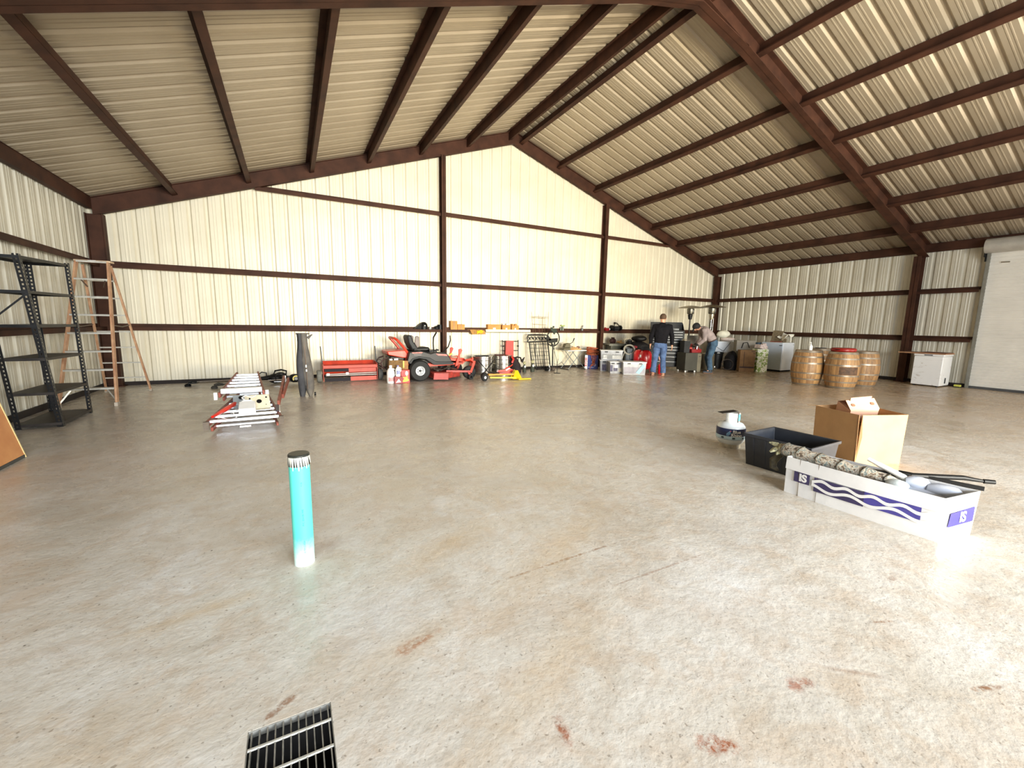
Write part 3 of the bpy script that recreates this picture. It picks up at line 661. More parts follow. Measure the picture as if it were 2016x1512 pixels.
# two closed stepladders lying flat
REDF=mat('red_fibreglass',(150,72,52),.55,0,.2,8,c2=(110,52,40)); BAL=mat('bright_aluminium',(214,218,226),.34,.7,.08,6)
def flat_ladder(label,c,rz,rot,L,w0,w1,zl,feet=1,tread=.085):
    t=thing('folded_stepladder',label,'ladder',c,0,rot=rot)
    for s in(-1,1):
        b=MB(); b.bar((s*w0/2,0,zl),(s*w1/2,L,zl),.03,.075); obj('front_rail',b,REDF,t,bevel=.003)
        b=MB(); b.bar((s*(w0/2-.045),.05,zl-.075),(s*(w1/2-.03),L-.1,zl-.075),.026,.05); obj('rear_rail',b,REDF,t,bevel=.003)
        if feet:
            b=MB(); b.box((s*w0/2,-.02,zl-.01),(.06,.05,.10)); 
            for k in range(5): b.box((s*w0/2,-.047,zl-.045+k*.018),(.058,.006,.009))
            obj('rubber_foot',b,mat('dirty_boot',(112,100,88),.8,0,.2),t)
    n=int(L/.30)
    for i in range(n):
        y=.10+i*.30; w=w0+(w1-w0)*y/L-.03; b=MB()
        b.box((0,y,zl+.012),(w,.005,.026),(-.2,0,0)); b.box((0,y+.03,zl+.024),(w,.06,.004),(-.02,0,0)); obj('step',b,BAL,t,smooth=0)
        y2=y+.12; b=MB(); b.box((0,y2,zl-.07),(w-.1,.04,.02)); obj('rear_rung',b,BAL,t,smooth=0)
    return t
t=flat_ladder('lower folded red fibreglass stepladder lying flat on the floor',(-.575,6.15,.0),0,(0,0,.03),2.45,.80,.36,.13)
b=MB(); b.box((.36,.55,.175),(.045,.5,.008)); obj('label',b,mat('violet_label',(80,62,96),.5,0,.3,30),t)
b=MB(); 
b.box((.39,.45,.185),(.012,.5,.012)); obj('label_edge',b,WHT,t)
b=MB(); b.box((0,-.02,.075),(.12,.01,.02)); obj('tag_plate',b,WHT,t)
t=flat_ladder('upper folded red stepladder resting crosswise on the lower ladder',(-.70,7.35,.205),0,(.03,.0,.04),2.15,.56,.34,.10,0)
b=MB(); b.box((-.0,-.01,.16),(.52,.07,.07)); obj('top_cap',b,WHT,t,bevel=.008)
for s in(-1,1):
    b=MB(); b.box((s*.325,-.02,.09),(.045,.03,.11)); obj('end_cap',b,WHT,t,bevel=.004)
# third rail bundle : loose red rail beside
t=thing('ladder_rail','loose red fibreglass ladder rail slanting down beside the upper folded ladder','rail',(-.22,7.0,.19))
b=MB(); b.bar((0,0,0),(.06,1.7,.17),.035,.08); b.bar((.05,.5,.02),(.13,1.6,.15),.03,.07); obj('rail_bar',b,REDF,t,bevel=.003)
b=MB(); b.box((.065,1.72,.16),(.05,.03,.09)); obj('end_cap',b,WHT,t)
# white boxes on the lower ladder
t=thing('control_box','white electrical control box lying on the lower folded ladder','control box',(-.565,6.42,.205),.05,rot=(.30,0,.05))
b=MB(); b.box((0,0,.05),(.19,.22,.10)); obj('housing',b,WHT,t,bevel=.01)
b=MB(); b.prism([(-.08,.11,.09),(.08,.11,.09),(.04,.15,.10),(-.04,.15,.10)],(0,0,-.03),(0,0,.03)); obj('neck',b,WHT,t)
b=MB(); b.tube([(0,.12,.08),(-.06,.2,.11),(-.02,.28,.10),(.06,.22,.1),(.1,.26,.1)],.007,8); b.tube([(-.09,.05,.02),(-.16,.0,.0),(-.12,-.08,-.03),(-.2,-.1,-.04),(-.3,-.06,-.02)],.006,8); obj('cord',b,WHT,t)
t=thing('metal_faceplate','cream metal faceplate with round black holes propped on the folded ladders','faceplate',(-.47,6.78,.27),0,rot=(.85,0,.12))
CRM=mat('cream_metal',(222,214,188),.45,.1,.1,10)
b=MB(); b.box((0,0,0),(.30,.22,.012)); b.box((0,-.1,-.03),(.30,.01,.06)); b.box((0,0,-.03),(.28,.2,.05)); obj('plate',b,CRM,t,bevel=.003)
b=MB(); b.cyl((0.02,0,.004),(.02,0,.009),.032,n=24); b.cyl((.11,.06,.004),(.11,.06,.009),.012,n=14); b.cyl((-.09,.05,.004),(-.09,.05,.009),.012,n=14); b.cyl((-.1,-.04,.004),(-.1,-.04,.009),.01,n=14); b.cyl((.1,-.06,.004),(.1,-.06,.009),.006,n=14); obj('hole',b,BLK,t)
t=thing('metal_bracket_box','small grey metal box with a black knob beside the cream faceplate','metal box',(-.70,6.86,.27),.1,rot=(.6,0,.1))
b=MB(); b.box((0,0,0),(.13,.18,.08)); obj('housing',b,mat('grey_zinc',(190,200,206),.4,.4,.1),t,bevel=.004)
b=MB(); b.cyl((.03,.03,.04),(.03,.03,.055),.028,n=20); obj('knob',b,BLK,t)
t=thing('bolt_cutter','red-handled tool lying on the near left of the lower ladder','hand tool',(-.93,6.28,.195),0)
b=MB(); b.tube([(0,0,0),(.10,.28,.03),(.19,.52,.06)],[.016,.03,.03],10); obj('handle',b,RED,t)
b=MB(); b.tube([(.19,.52,.06),(.30,.60,.09),(.42,.66,.13)],[.009,.008,.006],8); obj('shaft',b,CHR,t)
# string trimmers along the back wall
def trimmer(label,c,rz,L,head,col,yel):
    t=thing('string_trimmer',label,'trimmer',c,rz)
    b=MB(); b.tube([(0,0,.08),(L*.5,0,.09),(L,0,.12)],.014,10); obj('shaft',b,mat('shaft_metal',(150,140,130),.35,.6,.15),t)
    b=MB(); b.tube([(0,0,.08),(-.08,-.02,.10),(-.14,-.05,.06)],[.014,.02,.03],10); b.lathe([(0,0),(.055,.0),(.06,.03),(.03,.06),(0,.06)],(-.15,-.06,.0),18); obj('cutting_head',b,head,t)
    b=MB(); b.prism([(-.13,-.15,.06),(.0,-.14,.06),(.05,0,.075),(-.02,.10,.06),(-.12,.1,.06)],(0,0,0),(0,0,.012)); obj('guard',b,BLK,t)
    b=MB(); b.tube([(L*.78,0,.10),(L*.78,-.02,.20),(L*.82,-.02,.24),(L*.88,-.02,.22),(L*.88,0,.11)],.013,8); obj('loop_handle',b,BLK,t)
    b=MB(); b.sphere((L+.10,0,.13),.12,(1.1,.8,.8)); b.box((L+.02,0,.12),(.12,.1,.12)); obj('engine',b,BLK,t)
    b=MB(); b.at((L+.12,-.085,.13),(PI/2,0,0)); b.lathe([(.045,0),(.07,0),(.07,.02),(.045,.02)],n=22,a0=0,a1=PI*1.2) ; obj('trim_ring',b,yel,t)
    b=MB(); b.cyl((L+.12,-.08,.13),(L+.12,-.105,.13),.035,n=18); obj('starter_cap',b,GRY,t)
    return t
trimmer('black string trimmer with yellow-ringed engine lying along the back wall','' and 0 or (-1.30,10.35,0),.06,1.22,mat('dusty_head',(84,82,74),.7),BLK,mat('pale_yellow',(224,206,110),.5))
trimmer('thin black string trimmer lying farther back against the wall base',(-1.82,10.85,0),.02,1.45,BLK,BLK,GRY)
t=thing('leaf_blower','black handheld blower with large loop handle resting behind the ladders','blower',(-.52,10.60,0),.0)
b=MB(); b.tube([(-.6,0,.12),(-.1,0,.13),(.05,0,.14)],[.03,.035,.06],12); obj('tube',b,BLK,t)
b=MB(); b.sphere((.15,0,.12),.12,(1.2,.9,.9)); obj('housing',b,BLK,t)
b=MB(); b.tube([(.12,-.02,.20),(.16,-.02,.29),(.28,-.02,.31),(.38,-.02,.28),(.37,-.02,.21),(.25,-.02,.19)],.018,8,closed=True); obj('loop_handle',b,BLK,t)
b=MB(); b.box((.2,-.11,.10),(.36,.012,.02)); b.box((.28,-.11,.06),(.3,.012,.012)); obj('silver_trim',b,CHR,t)
# grey folded canvas standing on end
CAN=mat('grey_canvas',(104,98,90),.85,0,.16,5,.3,c2=(72,70,70)); CAN2=mat('shaded_canvas',(66,66,70),.85,0,.2,5,.3)
t=thing('folded_playard','tall grey folded canvas frame standing upright on the floor','folded chair',(.20,8.72,0),.0)
def slab(pts_of_z,name,m,fz=14):
    b=MB(); rings=[]
    for i in range(fz+1):
        z=i/fz; x,y,w,d=pts_of_z(z); rings.append([(x-w,y-d*.6,z),(x-w*.4,y-d,z),(x+w*.5,y-d*.9,z),(x+w,y-d*.2,z),(x+w*.8,y+d,z),(x-w*.6,y+d,z)])
    vs=[(p[0],p[1],p[2]*1.17) for r in rings for p in r]; fs=[]
    for i in range(fz):
        for k in range(6): fs.append((i*6+k,i*6+(k+1)%6,(i+1)*6+(k+1)%6,(i+1)*6+k))
    fs+=[(5,4,3,2,1,0),tuple(fz*6+k for k in range(6))]; b.add(vs,fs); return obj(name,b,m,t,smooth=60)
slab(lambda z:(-.07+.008*math.sin(z*9),.0,.062+.012*math.sin(z*5)-.02*max(0,.12-z)*8,.10),'left_panel',CAN2)
slab(lambda z:(.055+.012*math.sin(z*4+1)-(.045*z),-.03,.055+.03*math.sin(PI*min(1,z*1.25)**.8)-.03*max(0,.1-z)*9,.09),'right_panel',CAN)
b=MB(); b.prism([(.04,-.02,1.10),(.13,-.03,1.155),(.155,-.03,1.15),(.08,-.02,1.06)],(0,0,0),(0,.03,0)); b.bx(-.13,.10,-.04,.04,1.15,1.175); obj('top_flap',b,CAN,t)
b=MB(); b.tube([(-.005,-.11,1.05),(.01,-.125,.6),(.02,-.125,.15)],.006,6); obj('frame_tube',b,mat('dull_tube',(140,120,104),.35,.6),t)
b=MB(); b.box((.012,-.125,.57),(.02,.012,.045)); b.box((.014,-.125,.49),(.02,.012,.04)); obj('buckle',b,WHT,t)
b=MB(); b.cyl((.13,-.0,.03),(.16,-.0,.03),.03,n=12); obj('caster',b,BLK,t)
t.name='folded_canvas_frame'
# ------------------------------------------------------------------ tow-behind sweeper
RB=mat('brick_red_paint',(196,56,28),.5,0,.12,5,c2=(160,42,24)); RBL=mat('faded_red_paint',(188,72,56),.55,0,.12,6)
t=thing('drop_spreader','wide red tow-behind spreader box on two grey wheels','spreader',(1.20,10.62,0),0)
b=MB(); b.prism([(0,-.20,.44),(0,.22,.44),(0,.12,.14),(0,-.12,.14)],(-.58,0,0),(1.16,0,0)); 
b=MB()
panel(b,[(-.58,.22,.46),(.58,.22,.46),(.58,.06,.16),(-.58,.06,.16)]); panel(b,[(-.58,-.20,.36),(.58,-.20,.36),(.58,-.04,.16),(-.58,-.04,.16)]); panel(b,[(-.58,.06,.16),(.58,.06,.16),(.58,-.04,.16),(-.58,-.04,.16)])
obj('hopper',b,RB,t,solid=.006,smooth=0)
b=MB(); b.bx(-.60,.60,-.225,-.195,.32,.39); obj('front_rail',b,RBL,t,bevel=.004)
for s in(-1,1):
    b=MB(); b.prism([(s*.60,-.22,.02),(s*.60,-.22,.42),(s*.60,.24,.46),(s*.60,.12,.05)],(-.012 if s>0 else 0,0,0),(.012,0,0)); obj('side_plate',b,RBL,t)
    b=MB(); b.bar((s*.60,-.05,.42),(s*(.585 if s>0 else .625),-.02,.82),.02,.035); obj('lever',b,BLK,t)
    b=MB(); b.lathe([(.05,-.05),(.125,-.05),(.14,-.03),(.14,.03),(.125,.05),(.05,.05)],(s*.68,-.1,.14),24,axis='x'); w_=obj('wheel',b,mat('grey_tyre',(118,118,112),.85,0,.15,10),t)
b=MB(); b.bx(-.57,-.02,-.24,-.22,.02,.10); b.bx(-.57,-.05,-.20,-.19,.24,.31); obj('black_curtain',b,mat('brush_black',(30,24,32),.8),t)
b=MB(); b.bx(-.02,.57,-.235,-.215,.02,.12); b.bx(-.05,.57,-.2,-.18,.22,.31); obj('gate_plate',b,RBL,t)
b=MB(); b.bar((-.55,-.24,.19),(.57,-.24,.20),.02,.02); b.bar((-.55,-.24,.16),(.57,-.24,.155),.015,.02); obj('axle_bar',b,mat('grey_bar',(150,140,136),.5,.4),t)
b=MB(); b.box((-.50,-.255,.19),(.06,.01,.05)); b.box((-.09,-.255,.20),(.06,.01,.05)); obj('clip',b,WHT,t)
# ------------------------------------------------------------------ riding mower (front to +x)
t=thing('riding_mower','orange and black zero-turn riding mower parked along the back wall','mower',(2.95,10.42,0),0)
TYR=mat('tyre',(30,30,30),.75,0,.2,30,.15); RIM=mat('pale_rim',(206,208,212),.35,.3,.08)
def wheel(b1,b2,c,r,w,rr):
    b1.lathe([(rr,-w/2),(r*.88,-w/2),(r,-w*.32),(r,w*.32),(r*.88,w/2),(rr,w/2)],c,36,axis='y',cap=False)
    b2.lathe([(0,-w*.30),(rr*.45,-w*.30),(rr*.5,-w*.18),(rr*.8,-w*.14),(rr*.86,-w*.46),(rr,-w*.48),(rr,w*.4),(0,w*.4)],c,30,axis='y')
for y,n in((-.47,'near'),(.47,'far')):
    b1,b2=MB(),MB(); wheel(b1,b2,(-.26,y,.255),.255,.26 ,.115); w_=obj('rear_tyre',b1,TYR,t); r_=obj('wheel_rim',b2,RIM,w_)
    b=MB(); b.cyl((-.26,y-.10,.255),(-.26,y-.125,.255),.03,n=14)
    for k in range(5): a=k*2*PI/5; b.cyl((-.26+.05*math.cos(a),y-.05,.255+.05*math.sin(a)),(-.26+.05*math.cos(a),y-.085,.255+.05*math.sin(a)),.009,n=8)
    obj('hub_bolts',b,DGR,w_)
def sidep(pts,y0,y1): 
    b=MB(); b.prism([(x,0,z) for x,z in pts],(0,y0,0),(0,y1-y0,0)); return b
BPL=mat('mower_black',(38,36,37),.45,0,.12,4,spec=.35)
for y0,y1 in((-.52,-.30),(.30,.52)):
    obj('fender',sidep([(-.56,.47),(-.50,.70),(-.22,.735),(.02,.66),(.12,.69),(.42,.67),(.50,.56),(.58,.44),(.10,.42),(.02,.50),(-.12,.555),(-.28,.565),(-.42,.53),(-.50,.44)],y0,y1),BPL,t,bevel=.02)
    obj('lower_fender',sidep([(-.46,.42),(-.40,.52),(-.26,.55),(-.10,.52),(.02,.44),(.10,.38),(.60,.38),(.60,.44),(.14,.47),(.0,.56),(-.26,.60),(-.44,.55),(-.52,.44)],y0-.01,y1),DGR,t,bevel=.01)
obj('floor_pan',sidep([(-.50,.40),(.55,.40),(.55,.46),(-.5,.5)],-.3,.3),BPL,t)
obj('rear_shroud',sidep([(-.98,.715),(-.50,.745),(-.50,.55),(-.62,.56),(-.95,.63)],-.36,.36),ORG,t,bevel=.015)
obj('engine',sidep([(-.92,.30),(-.90,.60),(-.55,.58),(-.50,.30)],-.25,.25),mat('engine_black',(52,44,40),.5,.3,.4,14),t,bevel=.03)
b=MB()
for y in(-.28,.28):
    b.tube([(-.60,y,.30),(-.96,y,.28),(-1.08,y,.34),(-1.12,y,.44),(-1.06,y,.52),(-.95,y,.56)],.018,8)
for z in(.30,.40,.50): b.tube([(-1.09,-.28,z),(-1.09,.28,z)],.012,8)
obj('rear_guard',b,mat('guard_dark',(70,44,40),.5),t)
b=MB(); b.tube([(-.45,-.36,.60),(-.60,-.36,.82),(-.74,-.36,.98),(-.79,-.30,1.02),(-.82,0,1.03),(-.79,.30,1.02),(-.74,.36,.98),(-.60,.36,.82),(-.45,.36,.60)],.03,10); obj('roll_bar',b,ORG,t)
b=MB(); b.tube([(-.5,-.37,.62),(-.56,-.37,.45),(-.62,-.37,.35)],.02,8); obj('frame_strut',b,ORG,t)
obj('seat_cushion',sidep([(-.34,.70),(-.32,.79),(.06,.80),(.10,.73),(.0,.70)],-.24,.24),BLK,t,bevel=.03)
obj('seat_back',sidep([(-.44,1.10),(-.47,1.05),(-.44,.90),(-.36,.74),(-.20,.74),(-.24,.84),(-.33,.95),(-.37,1.09)],-.24,.24),DGR,t,bevel=.03)
for y in(-.29,.27):
    b=MB(); b.prism([(-.31,0,.90),(-.29,0,1.06),(-.24,0,1.08),(-.19,0,1.05),(-.18,0,.84),(-.24,0,.78)],(0,y,0),(0,.05,0)); obj('armrest',b,mat('grey_pad',(128,116,112),.6),t,bevel=.015)
b=MB(); b.tube([(.16,-.30,.70),(.15,-.30,.90),(.17,-.26,1.04),(.27,-.18,1.16)],[.016,.017,.018,.02],8); obj('steering_lever',b,BLK,t)
b=MB(); b.tube([(.16,.30,.70),(.15,.30,.90),(.17,.26,1.04),(.27,.18,1.14)],[.016,.017,.018,.02],8) if False else b.tube([(.50,.10,.58),(.56,.08,.68),(.66,.06,.78),(.72,.05,.95),(.71,.05,1.08)],[.02,.018,.016,.015,.013],8); obj('steering_lever',b,BLK,t)
b=MB(); b.tube([(.22,-.25,.70),(.25,-.25,.74),(.30,-.25,.72)],.02,8); b.box((.20,.0,.70),(.2,.3,.04)); obj('control_panel',b,BPL,t)
b=MB(); b.box((.60,-.30,.615),(.10,.012,.03),(0,-.5,0)); obj('yellow_tag',b,YEL,t)
b=MB(); b.prism([(-.44,0,.695),(-.18,0,.70),(-.20,0,.672),(-.42,0,.668)],(0,-.526,0),(0,.004,0)); b.prism([(.15,0,.655),(.42,0,.635),(.44,0,.595),(.20,0,.61)],(0,-.526,0),(0,.004,0)); obj('side_decal',b,mat('pink_decal',(226,120,110),.5,0,.3,30),t)
b=MB(); b.prism([(-.40,0,.645),(-.20,0,.642),(-.22,0,.628),(-.38,0,.63)],(0,-.526,0),(0,.003,0)); obj('side_decal',b,mat('grey_decal',(130,120,122),.5,0,.2),t)
obj('frame_rail',sidep([(-.50,.30),(.95,.36),(.95,.42),(.55,.47),(.5,.40),(-.5,.40)],-.30,-.25),ORG,t,bevel=.004)
obj('frame_rail',sidep([(-.50,.30),(.95,.36),(.95,.42),(.55,.47),(.5,.40),(-.5,.40)],.25,.30),ORG,t,bevel=.004)
obj('foot_deck',sidep([(.50,.38),(.60,.52),(.98,.51),(1.0,.40)],-.30,.30),ORG,t,bevel=.01)
for y in(-.36,.30):
    obj('lift_arm',sidep([(.70,.30),(.78,.34),(.84,.60),(.90,.72),(.86,.76),(.80,.74),(.80,.62),(.72,.40)],y,y+.04),ORG,t,bevel=.006)
b=MB(); b.tube([(.92,-.50,.47),(1.06,-.50,.49),(1.16,-.50,.42),(1.16,.5,.42),(1.06,.5,.49),(.92,.5,.47)],.03,8); obj('front_axle_tube',b,ORG,t)
for y in(-.48,.48):
    b1,b2=MB(),MB(); wheel(b1,b2,(1.03,y,.165),.165,.13,.07); w_=obj('caster_tyre',b1,TYR,t); obj('wheel_rim',b2,DGR,w_)
    b=MB(); b.bar((1.14,y-.085,.42),(1.04,y-.085,.165),.012,.06,(1,0,0)); b.bar((1.14,y+.085,.42),(1.04,y+.085,.165),.012,.06,(1,0,0)); b.box((1.13,y,.44),(.08,.19,.03)); b.cyl((1.12,y,.42),(1.12,y,.54),.03,n=12); obj('caster_fork',b,ORG,t)
b=MB(); b.prism([(.05,-.62,.06),(.42,-.66,.05),(.80,-.45,.06),(.90,0,.06),(.80,.5,.06),(.1,.55,.06),(.0,.0,.06)],(0,0,0),(0,0,.15)); obj('cutting_deck',b,mat('deck_red',(176,60,50),.5,.1,.3,10,c2=(100,50,44)),t,bevel=.02)
b=MB(); b.prism([(.04,-.66,.04),(.40,-.70,.03),(.40,-.70,.17),(.06,-.66,.20)],(0,0,0),(0,.03,0)); obj('discharge_chute',b,mat('chute_red',(172,48,42),.5,0,.15,6),t)
b=MB(); 
for x,y in((.25,-.3),(.6,-.1),(.55,.3)): b.cyl((x,y,.21),(x,y,.27),.09,n=20)
b.tube([(.1,-.45,.28),(.3,-.45,.24),(.5,-.4,.30),(.6,-.42,.26)],.018,8); obj('spindle_pulley',b,mat('dark_metal',(70,58,52),.5,.4,.3,20),t)
b=MB(); b.bar((.40,-.55,.22),(1.0,-.62,.20),.02,.05); b.bar((.95,-.62,.2),(1.02,-.62,.08),.02,.05); obj('anti_scalp_arm',b,mat('chute_red',(172,48,42),.5),t)
b1,b2=MB(),MB(); wheel(b1,b2,(1.01,-.66,.065),.065,.05,.03); obj('gauge_wheel',b1,TYR,t)
# jugs and cartons before the mower
def box_thing(name,label,cat,c,dims,m,rz=0,parts=None,bev=.004):
    t=thing(name,label,cat,c,rz); b=MB(); b.box((0,0,dims[2]/2),dims); obj('box_body',b,m,t,bevel=bev); return t
t=box_thing('detergent_box','red and yellow printed carton right of two jugs before the mower','box',(2.31,9.82,0),(.20,.16,.30),mat('pink_red_print',(214,66,66),.5,0,.2,8))
b=MB(); b.prism([(-.09,-.082,.02),(-.02,-.082,.10),(-.08,-.082,.14),(.0,-.082,.13),(.05,-.082,.17),(.05,-.082,.10),(.09,-.082,.06),(.03,-.082,.03)],(0,0,0),(0,.003,0)); obj('starburst_print',b,YEL,t)
b=MB(); b.sphere((.03,-.078,.22),.035,(1,.15,1.7)); obj('oval_print',b,WHT,t)
t=box_thing('carton','small maroon carton standing under the middle white jug','box',(2.14,9.74,0),(.19,.14,.16),mat('maroon_print',(150,40,44),.5,0,.2,12))
b=MB(); b.prism([(-.07,-.072,.02),(.0,-.072,.11),(.05,-.072,.03)],(0,0,0),(0,.003,0)); obj('print',b,WHT,t)
def jug(label,c,cap,lab_,s=1.0):
    t=thing('plastic_jug',label,'jug',c,0); b=MB()
    b.lathe([(0,0),(.058*s,0),(.062*s,.02),(.062*s,.17*s),(.05*s,.215*s),(.022*s,.245*s),(.02*s,.26*s)],n=20); obj('jug_body',b,WHT,t)
    b=MB(); b.cyl((0,0,.255*s),(0,0,.285*s),.024*s,n=16); obj('cap',b,cap,t)
    b=MB(); b.tube([(.035*s,0,.235*s),(.075*s,0,.21*s),(.08*s,0,.15*s),(.06*s,0,.12*s)],.009,8); obj('handle',b,WHT,t)
    b=MB(); b.lathe([(.0635*s,.05),(.0635*s,.14)],n=12,a0=-2.3,a1=-.9); obj('label_print',b,lab_,t,smooth=60); return t
jug('tall white jug standing left of the printed cartons by the mower',(1.99,9.82,0),WHT,mat('pink_label',(226,160,160),.5,0,.2,30),1.45)
jug('white jug with lilac label on top of the maroon carton',(2.14,9.74,.16),mat('lilac',(150,150,220),.5),mat('lilac_label',(170,176,226),.5,0,.3,30),.9)
t=thing('open_carton','brown open carton of tools sitting behind the jugs by the mower','box',(2.13,9.98,0),.0)
BRC=mat('olive_brown_card',(128,96,52),.8,0,.25,10)
b=MB(); open_box(b,.32,.2,.52,.005); obj('box_wall',b,BRC,t)
b=MB(); b.box((.02,.0,.53),(.09,.06,.05)); b.box((-.1,0,.52),(.06,.1,.06)); obj('box_contents',b,WHT,t)
t=box_thing('small_carton','light brown upright carton beside the open carton by the mower','box',(2.35,9.97,0),(.14,.14,.50),mat('tan_card',(166,120,74),.8,0,.2,8))
b=MB(); b.box((-.04,-.073,.42),(.03,.003,.16)); obj('yellow_strip',b,YEL,t)
# ------------------------------------------------------------------ goods on the lowest back-wall girt
ZS=G1+.037+.001; YS=YB+.062
t=thing('welding_helmet','black welding helmet perched on the girt above the mower','helmet',(3.22,YS,ZS),.2)
b=MB(); b.lathe([(0,.20),(.05,.19),(.09,.15),(.105,.08),(.10,.0)],n=24,a0=0,a1=2*PI); b.prism([(-.10,-.05,.0),(-.28,-.05,.02),(-.08,-.05,.17)],(0,0,0),(0,.1,0)); obj('helmet_shell',b,BLK,t)
b=MB(); b.box((-.02,-.105,.1),(.03,.01,.02)); obj('knob',b,WHT,t)
t=thing('baseball_cap','flat black cap resting on the girt left of the middle column','cap',(3.58,YS,ZS),0)
b=MB(); b.sphere((0,0,.035),.07,(1,1,.9)); b.box((-.12,0,.012),(.14,.10,.015)); b.lathe([(.0,.0),(.07,.0),(.07,.13),(0,.13)],(.10,0,0),16); obj('cap_body',b,BLK,t)
t=thing('clear_jar','small clear jar between helmet and cap on the girt','jar',(3.40,YS,ZS),0)
b=MB(); b.lathe([(0,0),(.035,0),(.035,.06),(.025,.07),(.025,.08),(0,.08)],n=16); obj('glass',b,mat('clear_grey',(214,216,208),.1,0,.05,5,alpha=.6),t)
def carton(label,x,w,h,d=.11,m=CARD,z=ZS,tape=1,lab_=None):
    t=thing('small_carton',label,'box',(x,YS-.005,z),0); b=MB(); b.box((0,0,h/2),(w,d,h)); obj('box_body',b,m,t,bevel=.002)
    b=MB(); b.box((0,-d/2-.001,h*.5),(.03,.002,h*.98)) if tape else b.box((0,-d/2-.001,h*.2),(w*.2,.002,h*.3)); obj('tape_strip' if tape else 'paper_label',b,mat('tape_tan',(164,122,78),.5) if tape else WHT,t); return t
OC=mat('orange_card',(200,140,76),.8,0,.1,6)
carton('taller cardboard box on the girt just right of the middle column',4.07,.20,.24,m=OC)
carton('lower cardboard box on the girt beside the taller one',4.285,.21,.15,m=OC)
# white board plank on the girt
t=thing('white_plank','white painted board lying along the girt under three cartons','board',(5.78,YB-.030,ZS-.030),0)
b=MB(); b.box((0,0,.0),(1.5,.035,.06)); b.box((0,.06,.037),(1.5,.14,.012)); obj('board',b,mat('cream_board',(240,226,190),.5,0,.06),t); t.location.z=ZS-.029; 
for x,w,h,lb in((5.32,.42,.15,'wide cardboard carton at the left end of the white board'),(5.72,.28,.14,'middle cardboard carton on the white board'),(6.02,.24,.13,'rumpled cardboard carton at the right end of the white board')):
    t=carton(lb,x,w,h,.13,OC,ZS+.010,0)
    if x>5.5:
        b=MB(); b.box((-w*.3,0,h+.02),(.06,.08,.04),(0,.2,.2)); b.box((w*.15,0,h+.015),(.07,.06,.05),(0,-.3,.2)); obj('box_contents',b,OC if x>6 else WHT,t)
t=thing('yellow_clamp','yellow and brown tool case hanging over the girt right of the cartons','tool case',(4.76,YS-.075,ZS-.084),0)
b=MB(); b.prism([(-.24,0,.08),(.22,0,.07),(.26,0,-.04),(-.16,0,-.05)],(0,-.05,0),(0,.08,0)); b.box((-.05,.04,.085),(.5,.1,.01)); obj('case_body',b,mat('mustard_case',(170,120,40),.6,0,.25,14),t)
b=MB(); b.tube([(-.02,-.06,-.02),(.03,-.07,.04),(.10,-.06,.06),(.16,-.06,.03)],.022,8); b.tube([(-.03,-.07,.05),(.06,-.07,.0),(.14,-.07,.0)],.015,6); obj('yellow_grip',b,YEL,t)
t.name='tool_case'
t=thing('drinks_can','grey tin with green sprig standing on the girt above the folding table','tin',(7.80,YS,ZS),0)
b=MB(); b.cyl((0,0,0),(0,0,.13),.035,n=16); b.cyl((-.08,0,0),(-.08,0,.11),.025,n=12); obj('tin_body',b,mat('tin_grey',(120,126,116),.5,.4,.2,20),t)
b=MB(); b.box((.02,0,.15),(.12,.02,.03),(0,-.1,0)); b.box((-.06,0,.16),(.03,.02,.05),(0,.3,0)); obj('green_top',b,mat('sage',(150,170,90),.6),t)
t.name='metal_tin'
t=thing('spray_bottle','small grey trigger bottle on the girt left of the second column','bottle',(8.58,YS,ZS),0)
b=MB(); b.lathe([(0,0),(.035,0),(.03,.07),(.012,.10),(.012,.12),(0,.12)],n=14); b.bar((0,0,.12),(.03,0,.17),.02,.03); obj('bottle_body',b,GRY,t)
t=thing('brown_pouch','flat brown pouch lying on the girt beside the trigger bottle','pouch',(8.72,YS-.01,ZS),0)
b=MB(); b.sphere((0,0,.015),.1,(1.6,.5,.2)); obj('pouch_body',b,mat('leather',(92,52,34),.7,0,.2),t)
t=thing('pipe_length','thin dark rod lying along the girt behind the wire trellis','rod',(6.55,YB-.03,ZS),0)
b=MB(); b.tube([(-.55,.03,.012),(.6,.03,.012)],.011,8); obj('rod_body',b,STEEL,t)
# ------------------------------------------------------------------ kegs and floor goods mid wall
SS=mat('stainless',(190,188,182),.22,.95,.08,4)
def keg(label,c):
    t=thing('steel_drum',label,'drum',c,0)
    b=MB(); b.lathe([(0,.01),(.27,.01),(.285,.03),(.285,.235),(.30,.245),(.30,.262),(.285,.27),(.285,.46),(.295,.465),(.295,.49),(.280,.49),(.27,.475),(0,.47)],n=44); obj('drum_body',b,SS,t)
    b=MB()
    for z in(.12,.38): b.lathe([(.286,z),(.289,z+.006),(.286,z+.012)],n=44)
    obj('rib_ring',b,mat('dark_ring',(110,106,100),.4,.7),t)
    return t
keg('stainless steel drum nearest the riding mower',(4.74,10.85,0)); 
t=keg('stainless steel drum right of the first, topped with cord',(5.42,11.0-.06,0))
t=thing('cord_coil','dark cord loop lying on the right stainless drum','cord',(5.36,10.94,.475),0)
b=MB(); b.tube([(.17*math.cos(a),.13*math.sin(a),.025+.008*math.sin(a*3)) for a in [2*PI*k/20 for k in range(20)]],.018,6,closed=True); obj('coil',b,mat('dark_red_cord',(90,50,42),.7),t)
t=thing('cord_coil','thin dark cable loop lying on the left stainless drum','cord',(4.74,10.85,.475),0)
b=MB(); b.tube([(.2*math.cos(a),.16*math.sin(a),.018+.006*math.sin(a*3)) for a in [2*PI*k/20 for k in range(20)]],.011,6,closed=True); obj('coil',b,DGR,t)
t=thing('hand_truck','black framed hand truck with red panel behind the right drum','hand truck',(5.78,11.26,0),0)
b=MB()
